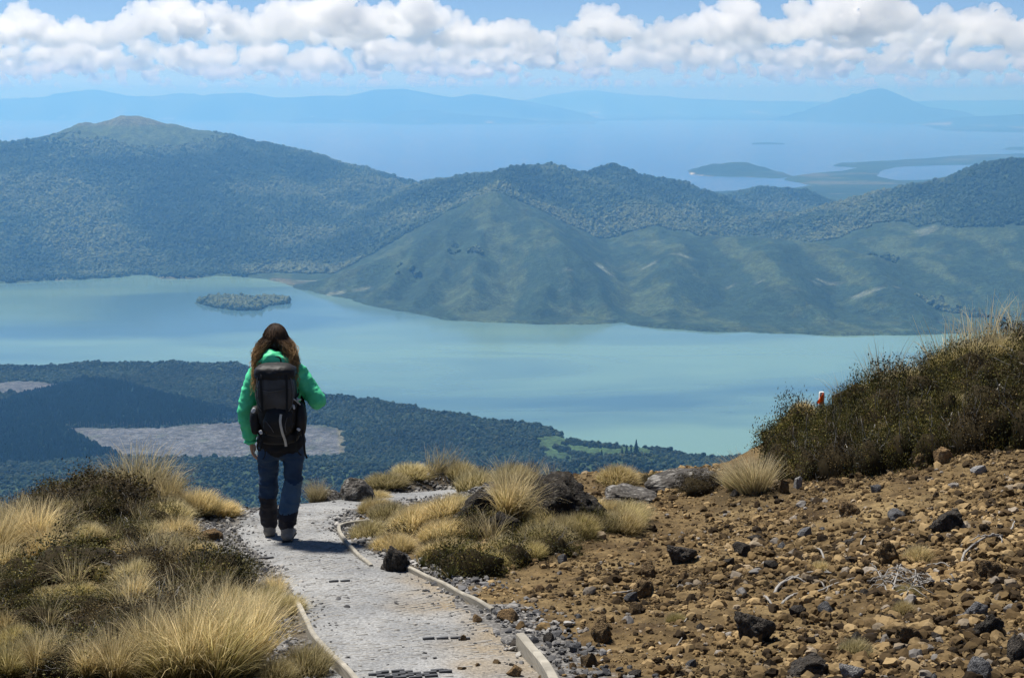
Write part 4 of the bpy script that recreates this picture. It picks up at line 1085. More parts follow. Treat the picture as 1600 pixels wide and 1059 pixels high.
def shrub(px, py, wpx, hpx, kind='heath', label=None, q=None, twig=.5):
    q = gp(px, py) if q is None else q
    k = pxm(q); w_ = wpx / k / 2; h_ = hpx / k / .85
    q = q + np.array([0, w_ * .55, 0]); q[2] = H(q[:1], q[1:2])[0] - .02
    bank = px > 1150
    grp = 'heath shrubs on the right-hand bank' if bank else 'heath shrubs left of the path' if px < 520 else 'heath shrubs on the middle mound'
    sh_ = 'dark green' if kind == 'heath' else 'bronze'; up_ = ('on the crest' if py <= 600 else 'at the foot' if py > 690 else 'on the face') if bank else ('upper' if py < 860 else 'lower')
    lab = label or ('%s heath shrub %s of the right-hand bank' % (sh_, up_) if bank else 'low %s heath shrub on the %s left bank' % (sh_, up_) if px < 520 else 'low %s heath shrub on the %s middle mound' % (sh_, 'back of the' if py < 790 else 'front of the'))
    parts = [('foliage', random.choice(HEATH if kind == 'heath' else BRONZE)), ('woody_heart', random.choice(HEART))]
    if random.random() < twig: parts.append(('twigs', random.choice(TWIG)))
    plant('heath_shrub', parts, q, w_, h_, lab, 'shrub', grp, random.uniform(0, 6.28))
# --- left bank
for a_ in [(150, 800, 150, 58, 'bronze', 'dark brown heath shrub on the crest of the left bank'), (90, 905, 190, 62, 'heath', 'broad dark green heath shrub in the middle of the left bank'), (215, 905, 130, 50, 'bronze', 'brownish heath shrub right of the broad green one'), (318, 925, 140, 60, 'heath', 'dark green heath shrub between tussocks by the path'),
           (40, 985, 120, 50, 'heath'), (240, 985, 150, 46, 'bronze'), (120, 1062, 160, 60, 'heath'), (0, 1070, 120, 50, 'heath'), (250, 1050, 120, 50, 'bronze'), (70, 790, 110, 40, 'bronze'), (190, 850, 90, 34, 'heath'), (20, 905, 90, 40, 'heath'), (360, 905, 80, 34, 'heath'), (260, 960, 90, 40, 'heath'), (-30, 850, 90, 50, 'heath'), (110, 840, 90, 34, 'heath'), (390, 985, 90, 40, 'bronze'), (180, 1010, 110, 40, 'heath')]:
    shrub(*a_)
for a_ in [(238, 782, 88, 'thin', 'tall leaning tussock on the crest of the left bank'), (205, 772, 84, 'thin'), (262, 792, 62), (228, 778, 92, 'thin'), (250, 784, 80, 'thin'), (190, 765, 70, 'thin'), (170, 752, 60, 'thin'), (150, 745, 50, 'thin'), (225, 765, 80, 'thin'), (285, 800, 46), (140, 748, 46, 'thin'),
           (60, 868, 96, 'straw', 'straw tussock at the left edge below the brown shrub'), (15, 870, 100), (95, 850, 80, 'thin'), (40, 855, 80, 'thin'), (-10, 890, 110), (75, 880, 70),
           (335, 1062, 165, 'green', 'largest tussock in the foreground beside the gravel'), (385, 1050, 150, 'straw', 'tall yellow tussock overhanging the gravel by the timber'), (295, 1058, 150), (270, 1062, 130, 'green'), (355, 1000, 105), (310, 1000, 110, 'thin'), (230, 1040, 120), (180, 1062, 110), (405, 985, 80), (420, 960, 66, 'green'), (330, 960, 70, 'thin'), (395, 930, 55, 'thin'), (140, 1062, 80), (60, 1064, 90), (15, 1066, 80, 'green'), (110, 1050, 60, 'thin'), (430, 935, 50),
           (255, 880, 66, 'thin'), (215, 890, 58, 'thin'), (190, 870, 40), (180, 845, 44, 'thin'), (280, 960, 80, 'thin'), (75, 980, 60, 'thin'), (205, 985, 90, 'thin'), (240, 1000, 80, 'thin')]:
    tall(*a_)
for a_ in [(300, 806, 90, 34, 'straw', 'golden grass cushion spilling from the left bank to the gravel'), (345, 808, 60, 22, 'straw'), (255, 822, 80, 36, 'sage'), (270, 848, 80, 36, 'straw'), (225, 850, 70, 32, 'sage'), (245, 878, 80, 34, 'sage'), (200, 925, 80, 40, 'sage'), (160, 945, 60, 36, 'sage'), (130, 850, 60, 34, 'sage'), (445, 962, 66, 52, 'sage', 'green grass cushion overhanging the path edge'), (410, 950, 70, 46, 'olive'), (470, 1064, 100, 60, 'sage', 'soft grass cushion at the bottom edge against the timber'), (425, 1072, 80, 60, 'sage'), (355, 950, 60, 30, 'olive'), (60, 940, 50, 36, 'olive'), (300, 880, 50, 24, 'straw'), (205, 1064, 120, 50, 'olive'), (330, 1068, 140, 70, 'olive'), (250, 800, 60, 26, 'sage'), (320, 870, 40, 18, 'sage'), (60, 1050, 100, 40, 'olive'), (190, 800, 60, 26, 'sage'), (155, 905, 50, 22, 'olive'), (290, 1015, 90, 46, 'olive'), (15, 1020, 70, 40, 'olive')]:
    cush(*a_)
r_ = np.random.default_rng(91)
for _ in range(80):
    px, py = r_.uniform(-40, 440), r_.uniform(770, 1070)
    if py < 800 + max(0, 60 - px) * .4 or px > 250 + (py - 790) * 1.0 or (330 < px and py < 880): continue
    if px > 380 and 965 < py: continue
    if px > 20 and px < 110 and 985 < py < 1020: continue
    if r_.random() < .25: cush(px, py, r_.uniform(44, 84), r_.uniform(22, 40), random.choice(['sage', 'straw', 'olive', 'sage']))
    elif r_.random() < .55: tall(px, py, r_.uniform(40, 80) * (.6 + .5 * (py - 770) / 290), random.choice(['straw', 'thin', 'thin', 'thin']))
    else: shrub(px, py, r_.uniform(70, 110), r_.uniform(32, 50), random.choice(['heath', 'heath', 'bronze']))
for px in range(60, 250, 26):
    q = crestp(px); q[1] -= .25; q[2] = H(q[:1], q[1:2])[0]
    shrub(px, 780, 84, random.uniform(30, 40), random.choice(['bronze', 'heath']), q=q, twig=.6)
    q = gp(px, 840 - px * .12); shrub(px, 800, 84, random.uniform(26, 36), random.choice(['bronze', 'heath']), q=q, twig=.3)
for a_ in [(40, 800, 110, 40, 'bronze'), (90, 785, 110, 40, 'heath'), (130, 775, 100, 36, 'bronze'), (10, 815, 100, 40, 'heath'), (60, 820, 90, 34, 'bronze'), (110, 960, 110, 40, 'heath'), (150, 975, 80, 34, 'bronze'), (60, 965, 90, 36, 'heath'), (190, 790, 80, 34, 'heath'), (330, 935, 120, 56, 'heath'), (270, 925, 100, 46, 'bronze')]: shrub(*a_)
for px, h_ in ((10, 60), (35, 50), (-20, 70), (70, 34), (120, 40), (255, 60), (50, 44), (20, 40), (85, 40)):
    tall(px, 800, h_, 'thin', q=crestp(px))
for _ in range(34):
    px, py = r_.uniform(572, 1000), r_.uniform(800, 892)
    if py > 846 + (px - 572) * .35 or py > 905 - max(0, px - 760) * .28 or (820 < px < 960 and py < 812): continue
    if r_.random() < .7: cush(px, py, r_.uniform(50, 84), r_.uniform(24, 38), random.choice(['sage', 'straw', 'olive', 'sage'] if px > 700 else ['straw', 'straw', 'sage']))
    else: shrub(px, py, r_.uniform(50, 80), r_.uniform(26, 38), 'heath')
# --- middle mound and the brink behind it
for a_ in [(735, 905, 105, 62, 'heath', 'broad heath shrub at the front of the middle mound'), (800, 885, 80, 48, 'heath'), (690, 885, 60, 44, 'heath'), (860, 872, 80, 40, 'heath'), (815, 800, 60, 34, 'heath'), (930, 835, 60, 36, 'heath'), (1090, 780, 70, 36, 'bronze', 'dry brown heath shrub by the grey slab'), (740, 732, 70, 26, 'bronze'), (690, 728, 60, 24, 'bronze'), (820, 745, 60, 28, 'bronze'), (1018, 752, 40, 18, 'heath')]:
    shrub(*a_)
for a_ in [(800, 806, 96, 'thin', 'tall arching tussock beside the craggy boulder'), (815, 804, 88, 'thin'), (792, 808, 80, 'straw'), (690, 722, 52, 'thin', 'thin pale tussock on the brink behind the path'), (672, 722, 48, 'thin'), (712, 726, 44, 'thin'), (785, 742, 44, 'thin'), (830, 752, 46, 'thin'), (862, 760, 40, 'thin'), (488, 766, 38, 'bushy', 'dry tussock at the brink right of the hiker'), (770, 850, 60, 'thin'), (740, 840, 50, 'thin'), (1178, 778, 66, 'bushy', 'pale bushy tussock at the left end of the shrub bank'), (1150, 776, 44, 'bushy')]:
    tall(*a_)
for a_ in [(640, 838, 90, 44, 'straw', 'golden grass cushion inside the bend of the path'), (695, 822, 90, 40, 'straw'), (660, 815, 70, 28, 'straw'), (610, 860, 74, 28, 'straw', 'small golden cushion in front of the larger ones'), (600, 770, 84, 26, 'sage'), (640, 752, 80, 26, 'sage'), (585, 780, 50, 16, 'straw'), (750, 762, 90, 44, 'sage', 'greyish green grass cushion behind the path'), (800, 758, 70, 34, 'sage'), (720, 760, 60, 32, 'sage'), (775, 800, 60, 22, 'sage'), (790, 880, 76, 42, 'sage'), (850, 868, 90, 46, 'sage', 'wide sage green cushion on the slope side of the mound'), (905, 848, 80, 40, 'olive'), (880, 850, 70, 42, 'sage'), (975, 836, 76, 38, 'straw', 'brown drooping tuft at the right end of the mound'), (950, 808, 56, 34, 'straw'), (966, 758, 80, 30, 'straw', 'straw tuft on the brink behind the boulder'), (830, 880, 60, 30, 'olive'), (930, 800, 50, 26, 'straw'), (760, 890, 70, 30, 'olive'), (845, 845, 70, 34, 'olive')]:
    cush(*a_)
# --- rubble slope tufts
for a_ in [(1342, 1030, 62, 46, 'sage', 'green grass tuft low on the rubble slope above the flat black slab'), (1440, 880, 56, 36, 'straw', 'dry tuft beside the bleached roots'), (1284, 898, 34, 24, 'straw', 'small tuft with twigs left of the dry tuft'), (1058, 978, 36, 26, 'olive', 'small green tuft in the middle of the rubble'), (1420, 935, 44, 34, 'olive'), (1415, 960, 40, 26, 'straw')]:
    cush(*a_)
# --- right-hand bank
bl = [(1240, 752, 70, 56, 'bronze'), (1262, 752, 90, 70, 'heath'), (1310, 748, 90, 70, 'bronze'), (1362, 742, 90, 70, 'heath'), (1412, 730, 90, 74, 'heath'), (1465, 722, 90, 74, 'heath'), (1520, 712, 90, 80, 'bronze'), (1575, 702, 100, 90, 'bronze'), (1640, 695, 110, 100, 'heath'), (1720, 690, 130, 100, 'bronze')]
for a_ in bl: shrub(*a_, twig=.8)
for i, px in enumerate(range(1244, 1720, 34)):
    yb_ = 752 - (px - 1200) * .17; yt_ = 712 - max(0, px - 1190) * .36
    for f_ in (.15, .42, .70, .97):
        shrub(px + random.uniform(-12, 12), yb_ + (yt_ - yb_) * f_, random.uniform(46, 110), random.uniform(26, 78), random.choice(['heath', 'heath', 'bronze']), twig=.45)
for i, px in enumerate(range(1246, 1760, 38)):
    q = crestp(px); t_ = (px - 1200) / 400
    for dy_, hp in ((-.35, 42), (.1, 40 + 10 * t_)) if px > 1370 else ((-.35, 24), (.1, 18)):
        qq = q + np.array([0, dy_ - .2, 0]); qq[2] = H(qq[:1], qq[1:2])[0]
        shrub(px + random.uniform(-8, 8), 600, 84, hp * random.uniform(.75, 1.1), random.choice(['heath', 'heath', 'bronze']), q=qq, twig=.6)
for px in (1545, 1590, 1640, 1700):
    q = crestp(px) + np.array([0, -.5, 0]); q[2] = H(q[:1], q[1:2])[0]
    shrub(px, 600, 110, 46 + (px > 1570) * 22, 'bronze', 'tall shaggy dark shrub at the right edge of the photo' if px == 1590 else None, q=q, twig=1)
for px, h_, l_ in [(1382, 62, 'tall sparse tussock on top of the bank above the orange marker'), (1372, 50, None), (1402, 40, None), (1480, 66, 'tall sparse tussock halfway up the shrub bank'), (1492, 50, None), (1530, 80, 'highest pale tussock on the shrub bank'), (1545, 70, None), (1572, 70, None), (1590, 74, None), (1325, 34, None), (1445, 36, None), (1510, 50, None)]:
    q = crestp(px); tall(px, 600, h_ + 34, 'thin', l_, q=q + np.array([0, -.1, .03]))
for px, py, w_, h_, k_ in [(1230, 715, 60, 50, 'straw'), (1270, 735, 56, 46, 'sage'), (1330, 700, 60, 40, 'sage'), (1390, 690, 60, 40, 'olive'), (1440, 665, 70, 44, 'sage'), (1500, 650, 70, 44, 'sage'), (1300, 690, 60, 40, 'straw'), (1350, 655, 60, 36, 'sage'), (1560, 640, 60, 44, 'straw'), (1420, 700, 50, 36, 'sage'), (1235, 745, 44, 36, 'straw')]: cush(px, py, w_, h_, k_, 'tuft of grass hanging on the dark face of the right-hand bank')
for px, py, w_, h_, k_ in [(1400, 640, 70, 36, 'sage'), (1450, 620, 60, 36, 'olive'), (1500, 610, 80, 44, 'sage'), (1540, 600, 60, 40, 'sage'), (1240, 720, 50, 40, 'straw'), (1330, 690, 50, 30, 'sage'), (1480, 660, 50, 30, 'olive')]:
    q = crestp(px) + np.array([0, -.55, 0]); q[2] = H(q[:1], q[1:2])[0] + .12
    k = pxm(q); plant('grass_cushion', [('blades', random.choice(CUSH[k_])), ('base', random.choice(CORE))], q, w_ / k / 1.9, h_ / k / .85, 'grass cushion growing among the shrubs of the right-hand bank', 'grass cushion', 'grass cushions on the right-hand bank')
# the same cover goes on past the edges of the picture
r_ = np.random.default_rng(515)
x = r_.uniform(-7.2, 8.2, 5000); y = r_.uniform(4.2, 15.5, 5000); u_ = x / y * FPX * CP + 800
kR = (u_ > 1740) & (y > 12.4 - .05 * x) & (r_.random(5000) < .7); kL = (u_ < -70) & (x < -1.6) & (r_.random(5000) < .45)
k_ = kR | kL; x, y = x[k_], y[k_]; s_ = r_.uniform(.16, .30, len(x)); v_ = np.where(x > 0, r_.integers(0, 4, len(x)), r_.integers(0, 8, len(x)))
s3 = np.where((v_ >= 4)[:, None], np.stack([s_ * 1.5, s_ * 1.5, s_ * 1.7], 1), np.stack([s_, s_, s_ * .9], 1))
scatter('undergrowth', np.stack([x, y, H(x, y) - .02], 1), s3, r_.uniform(0, 6.28, len(x)), [HEATH[0], BRONZE[0], HEATH[1], BRONZE[1], TALL[0], TALL[1], CUSH['sage'][0], TALLG[0]], v_, label='heath and tussock growing on beside the view')
# sword-leaved plants
swm = leaf_mat('sword_leaves', (.05, .055, .016), (.10, .105, .035), (.24, .21, .10))
def sword(seed):
    r_ = np.random.default_rng(seed); n = 46
    V, F, t_, h_ = blades(n, seed, L=(.7, 1.0), r0=.06, lean=(.15, 1.35), curl=(0, .35), w=.045, seg=4, wind=(0, 0))
    me = mesh('leaves', V, F, swm); setattr_f(me, 'tone', t_); return me
SW = [sword(i) for i in range(2)]
for px, py, h_, l_ in [(705, 905, 30, 'sword-leaved plant at the foot of the mound by the timber'), (720, 742, 34, 'grey sword-leaved plant on the brink behind the path'), (660, 885, 26, 'small sword-leaved plant right of the pitted rock'), (735, 885, 30, 'sword-leaved plant among heath on the mound'), (925, 800, 26, 'sword-leaved plant beside the craggy boulder'), (1330, 650, 30, 'sword-leaved plant in the upper face of the right-hand bank'), (1420, 690, 30, 'sword-leaved plant in the lower face of the right-hand bank'), (1520, 640, 34, 'sword-leaved plant near the right end of the bank')]:
    q = gp(px, py); s_ = h_ / pxm(q); plant('sword_plant', [('leaves', random.choice(SW))], q, s_, s_, l_, 'plant', 'sword-leaved plants')
# --- bleached roots and sticks
def stick(name, pts, thick, label, lift=2.0, branch=0):
    """a stick through photo pixels; the third number lifts a point above the ground (photo px)"""
    W = []
    for q in pts:
        g = gp(q[0], q[1] + q[2]); W.append(g + np.array([0, 0, q[2] / pxm(g) + lift * .002]))
    W = np.array(W); k = pxm(W[0]); P = resample(W, .02)
    P += np.stack([.004 * n2(np.arange(len(P)) * .5, np.zeros(len(P)) + i * 9 + pts[0][0], 5) for i in range(3)], 1)
    o0 = P[0].copy(); tl = [(P - o0, thick / k / 2, thick / k / 4)]
    r_ = np.random.default_rng(int(pts[0][0] * 7 + pts[0][1]))
    for _ in range(branch):
        i = r_.integers(len(P) // 4, len(P) - 1); d_ = r_.normal(size=3); d_[2] = abs(d_[2]) * .5; L_ = r_.uniform(.05, .14)
        Q = np.array([P[i] + d_ / np.linalg.norm(d_) * L_ * s_ + np.array([0, 0, -.5 * L_ * s_ * s_]) + r_.normal(0, .004, 3) for s_ in np.linspace(0, 1, 6)])
        tl.append((Q - o0, thick / k / 3.2, thick / k / 7))
    obj('dead_' + name, tubes_mesh('dead_' + name, tl, twm.m), loc=o0, label=label, cat='dead branch', group='bleached branches on the slope')
stick('branch', [(1502, 882, 0), (1508, 866, 8), (1530, 855, 10), (1548, 848, 12), (1566, 847, 6)], 5, 'thick bleached root arching out of the slope at the right', branch=4)
stick('branch', [(1210, 926, 0), (1218, 915, 4), (1232, 908, 5), (1262, 898, 4), (1300, 896, 2)], 6, 'long bleached branch lying left of the dry tuft', branch=5)
stick('branch', [(1222, 945, 0), (1240, 925, 4), (1270, 928, 3), (1310, 915, 2), (1340, 905, 2)], 5, 'dark grey branch under the long bleached one', branch=4)
stick('branch', [(1392, 935, 0), (1400, 905, 16), (1404, 885, 24)], 4, 'upright grey stem of the dead shrub', branch=26)
stick('branch', [(1395, 940, 0), (1420, 920, 12), (1430, 905, 18), (1432, 898, 10)], 4, 'curved grey stem of the dead shrub', branch=26)
stick('branch', [(1385, 930, 0), (1375, 905, 12), (1368, 890, 16)], 3, 'thin grey stem leaning left from the dead shrub', branch=22)
stick('branch', [(1410, 925, 0), (1450, 910, 6), (1485, 905, 4), (1505, 905, 0)], 4, 'long grey stem trailing right from the dead shrub', branch=14)
stick('branch', [(1455, 890, 0), (1470, 880, 6), (1486, 886, 2)], 4, 'short bleached hoop beside the dry tuft', branch=1)
stick('branch', [(1480, 970, 0), (1500, 964, 2), (1514, 960, 1)], 4, 'bleached stick below the roots at the right')
stick('branch', [(1195, 930, 0), (1200, 940, 2), (1206, 950, 0)], 6, 'pale splintered stump end at the left of the branches')
stick('branch', [(958, 928, 0), (975, 926, 2), (996, 920, 0)], 4, 'pale stick left of the dark brown rock')
stick('branch', [(1050, 990, 0), (1065, 982, 2), (1080, 972, 0)], 3, 'thin grey stick beside the small green tuft')
stick('branch', [(1030, 1002, 0), (1036, 1008, 1), (1042, 1010, 0)], 4, 'short white chip of wood in the rubble')
stick('branch', [(1054, 1010, 0), (1062, 1002, 1), (1068, 996, 0)], 3, 'short grey stick right of the white chip')
stick('branch', [(1344, 865, 0), (1346, 850, 6), (1352, 842, 10)], 4, 'white twig standing in the upper rubble')
stick('branch', [(1578, 840, 0), (1582, 828, 5), (1584, 820, 8)], 4, 'white twig near the right edge above the roots')
stick('branch', [(1288, 880, 0), (1282, 868, 6), (1276, 860, 8)], 4, 'white twig behind the small tuft')
stick('branch', [(1460, 930, 0), (1470, 940, 2), (1485, 946, 0)], 2.5, 'thin crooked twig under the long stem')
stick('branch', [(192, 738, 0), (188, 726, 10), (180, 722, 14)], 3, 'bleached twig on the crest of the left bank')
stick('branch', [(60, 905, 0), (30, 895, 8), (10, 888, 12)], 4, 'grey dead branch in the hollow at the left edge', branch=14)
stick('branch', [(50, 915, 0), (20, 908, 6), (0, 905, 8)], 3, 'second grey dead branch in the hollow at the left edge', branch=14)
stick('branch', [(100, 785, 0), (92, 770, 14), (80, 760, 18)], 3, 'grey dead twigs beside the brown shrub on the crest', branch=12)
stick('branch', [(205, 835, 0), (200, 822, 8), (196, 815, 10)], 4, 'white broken stem on the left bank', branch=2)
stick('branch', [(1570, 690, 0), (1585, 680, 4), (1600, 668, 6)], 4, 'grey branch lying under the tall shaggy shrub', branch=2)
for px, py, dx, up_, l_ in [(1240, 730, 6, 26, 'leftmost white dead stem in the right-hand bank'), (1352, 715, 14, 34, 'leaning white dead stem in the middle of the bank'), (1330, 735, -10, 20, 'short white dead stem low in the bank'), (1300, 720, 8, 22, 'forked white stem left of the middle of the bank'), (1480, 690, 6, 30, 'thin white stem in the shade of the bank'), (1545, 650, 16, 34, 'bleached stem below the tall shaggy shrub'), (1590, 600, -12, 40, 'bleached stem on the tall shaggy shrub'), (1420, 650, -12, 24, 'small bleached stem high in the bank')]:
    stick('branch', [(px, py, 0), (px + dx * .5, py - up_ * .5, 6), (px + dx, py - up_, 14)], 3.5, l_, lift=60, branch=4)
# --- orange route marker
q = crestp(1284) + np.array([.0, .1, 0]); q[2] = H(q[:1], q[1:2])[0]
k = pxm(q); topz = at(1284, 612, q[1])[2]
e = obj('marker_post', None, loc=(at(1284, 612, q[1])[0], q[1], q[2]), label='white route marker post with an orange triangle behind the bank', cat='post')
hh = topz - q[2]; w_ = .026
wp = M('white_post', .7); wp.col(wp.mix(wp.noise(9, 4, wp.obj()), (.55, .54, .52), (.74, .73, .71)))
om = M('orange_plastic', .5); om.col((.90, .22, .02)); om.translucent((1.0, .30, .03), .55)
V = np.array([[sx * w_, sy * w_, z] for z in (-.3, hh - .02) for sx, sy in ((-1, -1), (1, -1), (1, 1), (-1, 1))] + [[sx * w_ * .8, sy * w_ * .8, hh] for sx, sy in ((-1, -1), (1, -1), (1, 1), (-1, 1))])
F = [[0, 1, 5, 4], [1, 2, 6, 5], [2, 3, 7, 6], [3, 0, 4, 7], [4, 5, 9, 8], [5, 6, 10, 9], [6, 7, 11, 10], [7, 4, 8, 11], [8, 9, 10, 11], [3, 2, 1, 0]]
obj('post', mesh('post', V, F, wp.m, False), parent=e)
tri = np.array([[.012, hh - .005], [.012, hh - .135], [-.062, hh - .115]])
V = np.array([[a_[0], y_, a_[1]] for y_ in (-w_ - .009, -w_ - .002) for a_ in tri])
obj('orange_triangle', mesh('orange_triangle', V, [[0, 1, 2], [5, 4, 3], [0, 3, 4, 1], [1, 4, 5, 2], [2, 5, 3, 0]], om.m, False), parent=e)
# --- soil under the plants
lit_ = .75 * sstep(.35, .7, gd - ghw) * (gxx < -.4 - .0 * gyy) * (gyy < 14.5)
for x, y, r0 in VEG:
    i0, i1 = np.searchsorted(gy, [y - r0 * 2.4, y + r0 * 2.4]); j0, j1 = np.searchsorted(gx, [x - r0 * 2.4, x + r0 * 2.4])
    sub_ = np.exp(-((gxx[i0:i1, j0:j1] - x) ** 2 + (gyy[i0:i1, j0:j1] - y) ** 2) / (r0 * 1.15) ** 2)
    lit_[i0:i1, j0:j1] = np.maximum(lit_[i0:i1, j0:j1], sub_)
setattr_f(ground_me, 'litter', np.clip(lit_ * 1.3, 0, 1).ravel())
# --- pines on the far shore that stand out singly, and the pale trunks along the felled edge
npm = M('pine_needles', .9, .1); npm.col((.010, .022, .018)); tkm = M('pine_bark', .9, .1); tkm.col((.05, .04, .03))
def pine_parts(h_, seed):
    r_ = np.random.default_rng(seed); Vs, Fs, k = [], [], 0
    for z in np.linspace(.18, .97, 15):
        R_ = (1 - z) ** .8 * .20 * r_.uniform(.8, 1.2) + .012
        for a_ in np.arange(7) * 2 * math.pi / 7 + r_.uniform(0, 1):
            L_ = R_ * r_.uniform(.6, 1.15); c_, s_ = math.cos(a_), math.sin(a_)
            v = np.array([[0, 0, z + .03], [L_ * c_ - .035 * s_, L_ * s_ + .035 * c_, z - .02], [L_ * 1.15 * c_, L_ * 1.15 * s_, z], [L_ * c_ + .035 * s_, L_ * s_ - .035 * c_, z - .02], [L_ * .6 * c_, L_ * .6 * s_, z + .045]])
            Vs.append(v * h_); Fs += [[k, k + 1, k + 4], [k + 1, k + 2, k + 4], [k + 2, k + 3, k + 4], [k + 3, k, k + 4]]; k += 5
    tr_ = tube([[0, 0, -.03 * h_], [0, 0, .5 * h_], [.01 * h_, 0, h_]], .018 * h_, .003 * h_, 6)
    return mesh('crown', np.concatenate(Vs), Fs, npm.m, False), mesh('trunk', tr_[0], [f for f in tr_[1].tolist()], tkm.m)
for i, (px, py, hp, l_) in enumerate([(940, 706, 13, 'dark conifer standing alone at the left of the far shore group'), (972, 708, 11, 'leftmost small conifer of the far shore group'), (979, 707, 14, 'second conifer from the left in the far shore group'), (986, 706, 13, 'third conifer from the left in the far shore group'), (994, 708, 20, 'tallest conifer at the right of the far shore group')]):
    q = at(px, py, 2560.0); q[2] = float(land(q[:1], q[1:2])[0][0]); h_ = hp / pxm(q) * 1.25
    e = obj('pine_tree', None, loc=q, label=l_, cat='tree', group='conifers on the far shore')
    c_, t_ = pine_parts(h_, i); obj('crown', c_, parent=e); obj('trunk', t_, parent=e)
ptm = M('pale_trunk', .9, .1); ptm.col((.17, .16, .14))
def bare_tree(seed):
    r_ = np.random.default_rng(seed); tl = [(np.array([[0, 0, -.5], [r_.normal(0, .15), 0, 6], [r_.normal(0, .3), 0, 13]]), .42, .12)]
    for z in (7, 8.5, 10, 11.5): d_ = r_.normal(size=2); tl.append((np.array([[0, 0, z], [d_[0] * .8, d_[1] * .8, z + .8], [d_[0] * 1.4, d_[1] * 1.4, z + 1.9]]), .16, .05))
    return tubes_mesh('trunk', tl, ptm.m)
BT = [bare_tree(i) for i in range(4)]
r_ = np.random.default_rng(5)
for i in range(64):
    t_ = i / 63 + r_.uniform(-.006, .006); px = 108 + t_ * 284; py = 667.5 - t_ * 9.5
    q = atz(px, py, PLZ); q[2] = float(land(q[:1], q[1:2])[0][0])
    o = obj('bare_trunk_tree', BT[i % 4], loc=q, label='pale bare-trunked pine in the row along the felled clearing', cat='tree', group='bare-trunked pines edging the clearing')
    s_ = r_.uniform(.7, 1.25); o.scale = (s_, s_, s_); o.rotation_euler = (0, 0, r_.uniform(0, 6))
# ================================================================== HIKER
# local frame: x right, y away from the camera, z up, origin on the ground under the body
S2V, S2F = ico(2)
def chain(pts, step=.02):
    """overlapping ellipsoids along joints: (x, y, z, rx[, ry[, rz]])"""
    out = []
    P = [np.array(list(q) + [q[3]] * (6 - len(q)), float) if len(q) != 5 else np.array([*q, (q[3] + q[4]) / 2], float) for q in pts]
    for a_, b_ in zip(P[:-1], P[1:]):
        n = max(2, int(np.linalg.norm(b_[:3] - a_[:3]) / step))
        for t_ in np.linspace(0, 1, n):
            c_ = a_ + (b_ - a_) * t_; out.append((S2V * c_[3:] + c_[:3], S2F))
    return out
def getv(me, what='co'):
    V = np.empty(len(me.vertices) * 3, np.float32); me.vertices.foreach_get(what, V); return V.reshape(-1, 3).astype(float)
def setv(me, V): me.vertices.foreach_set('co', V.astype(np.float32).ravel()); me.update()
def wrinkle(me, amp, f, seed, ridge_=.6, mask=None):
    V = getv(me); N_ = getv(me, 'normal')
    a_ = fbm3(V * np.array(f) + seed, 3, seed); b_ = 1 - 2 * np.abs(n3(V * np.array(f) * 1.4 + seed * 2 + .5 * a_[:, None], seed + 9))
    d_ = amp * ((1 - ridge_) * a_ + ridge_ * b_)
    if mask is not None: d_ = d_ * mask(V)
    setv(me, V + N_ * d_[:, None])
def facemat(me, fn, mats):
    me.materials.clear()
    for m in mats: me.materials.append(m)
    c_ = np.array([p.center[:] for p in me.polygons]); me.polygons.foreach_set('material_index', fn(c_).astype(np.int32))
def fabric(name, a_, b_, rough=.75, spec=.3, weave=True):
    m = M(name, rough, spec); p = m.obj()
    m.col(m.mix(m.ramp(m.noise(9, 5, p), [(.35, 0.0), (.65, 1.0)]), a_, b_))
    if weave: m.bump(m.noise(60, 3, p), .25, .004)
    return m.m
skin = fabric('skin', (.38, .21, .14), (.46, .27, .18), .55, .4)
green = fabric('green_shell', (.055, .55, .24), (.10, .72, .37), .62, .4)
blue = fabric('blue_twill', (.010, .030, .070), (.022, .052, .105)); blue2 = fabric('paler_blue_twill', (.050, .095, .145), (.080, .13, .185)); charc = fabric('charcoal_twill', (.010, .010, .016), (.022, .021, .030)); blackc = fabric('black_twill', (.004, .004, .006), (.009, .009, .012))
boot = fabric('grey_suede', (.15, .14, .125), (.29, .27, .24), .85); sole = fabric('rubber_sole', (.018, .017, .016), (.035, .034, .032), .8)
mid = gp(441, 843)
kpx = pxm(mid)
SC = 340.0 / kpx / 1.655
FZ = .035                      # the ground falls away under the forward foot
LA, RA = (-.112, .17), (.058, -.15)      # ankles: left foot ahead, right foot behind
pers = obj('person', None, loc=mid, label='hiker seen from behind in a green jacket and blue trousers walking down the path', cat='person')
pers.scale = (SC, SC, SC); pers.rotation_euler = (0, 0, R(3))
def part(name, me, parent=pers): return obj(name, me, parent=parent)
hd = np.array([-.012, .045, 1.515])
B = []
B += chain([(hd[0], hd[1] + .008, hd[2] + .035, .072, .090, .085), (hd[0], hd[1] + .01, hd[2], .070, .088, .10), (hd[0], hd[1] + .035, hd[2] - .06, .052, .058, .05)])
B += chain([(hd[0], hd[1] + .09, hd[2] + .005, .011), (hd[0], hd[1] + .108, hd[2] - .022, .014)], .006)
for s_ in (-1, 1): B += chain([(hd[0] + s_ * .072, hd[1] - .005, hd[2] - .02, .008, .018, .028), (hd[0] + s_ * .074, hd[1] - .005, hd[2] + .005, .008, .018, .024)], .01)
B += chain([(hd[0] - .018, hd[1] + .092, hd[2] - .055, .010), (hd[0] + .018, hd[1] + .092, hd[2] - .055, .010)], .008)
B += chain([(-.008, .02, 1.30, .055), (-.012, .03, 1.46, .048)])
B += chain([(.01, 0, .86, .14, .10), (.01, 0, 1.0, .12, .09), (0, 0, 1.18, .145, .10), (0, 0, 1.28, .14, .075)])
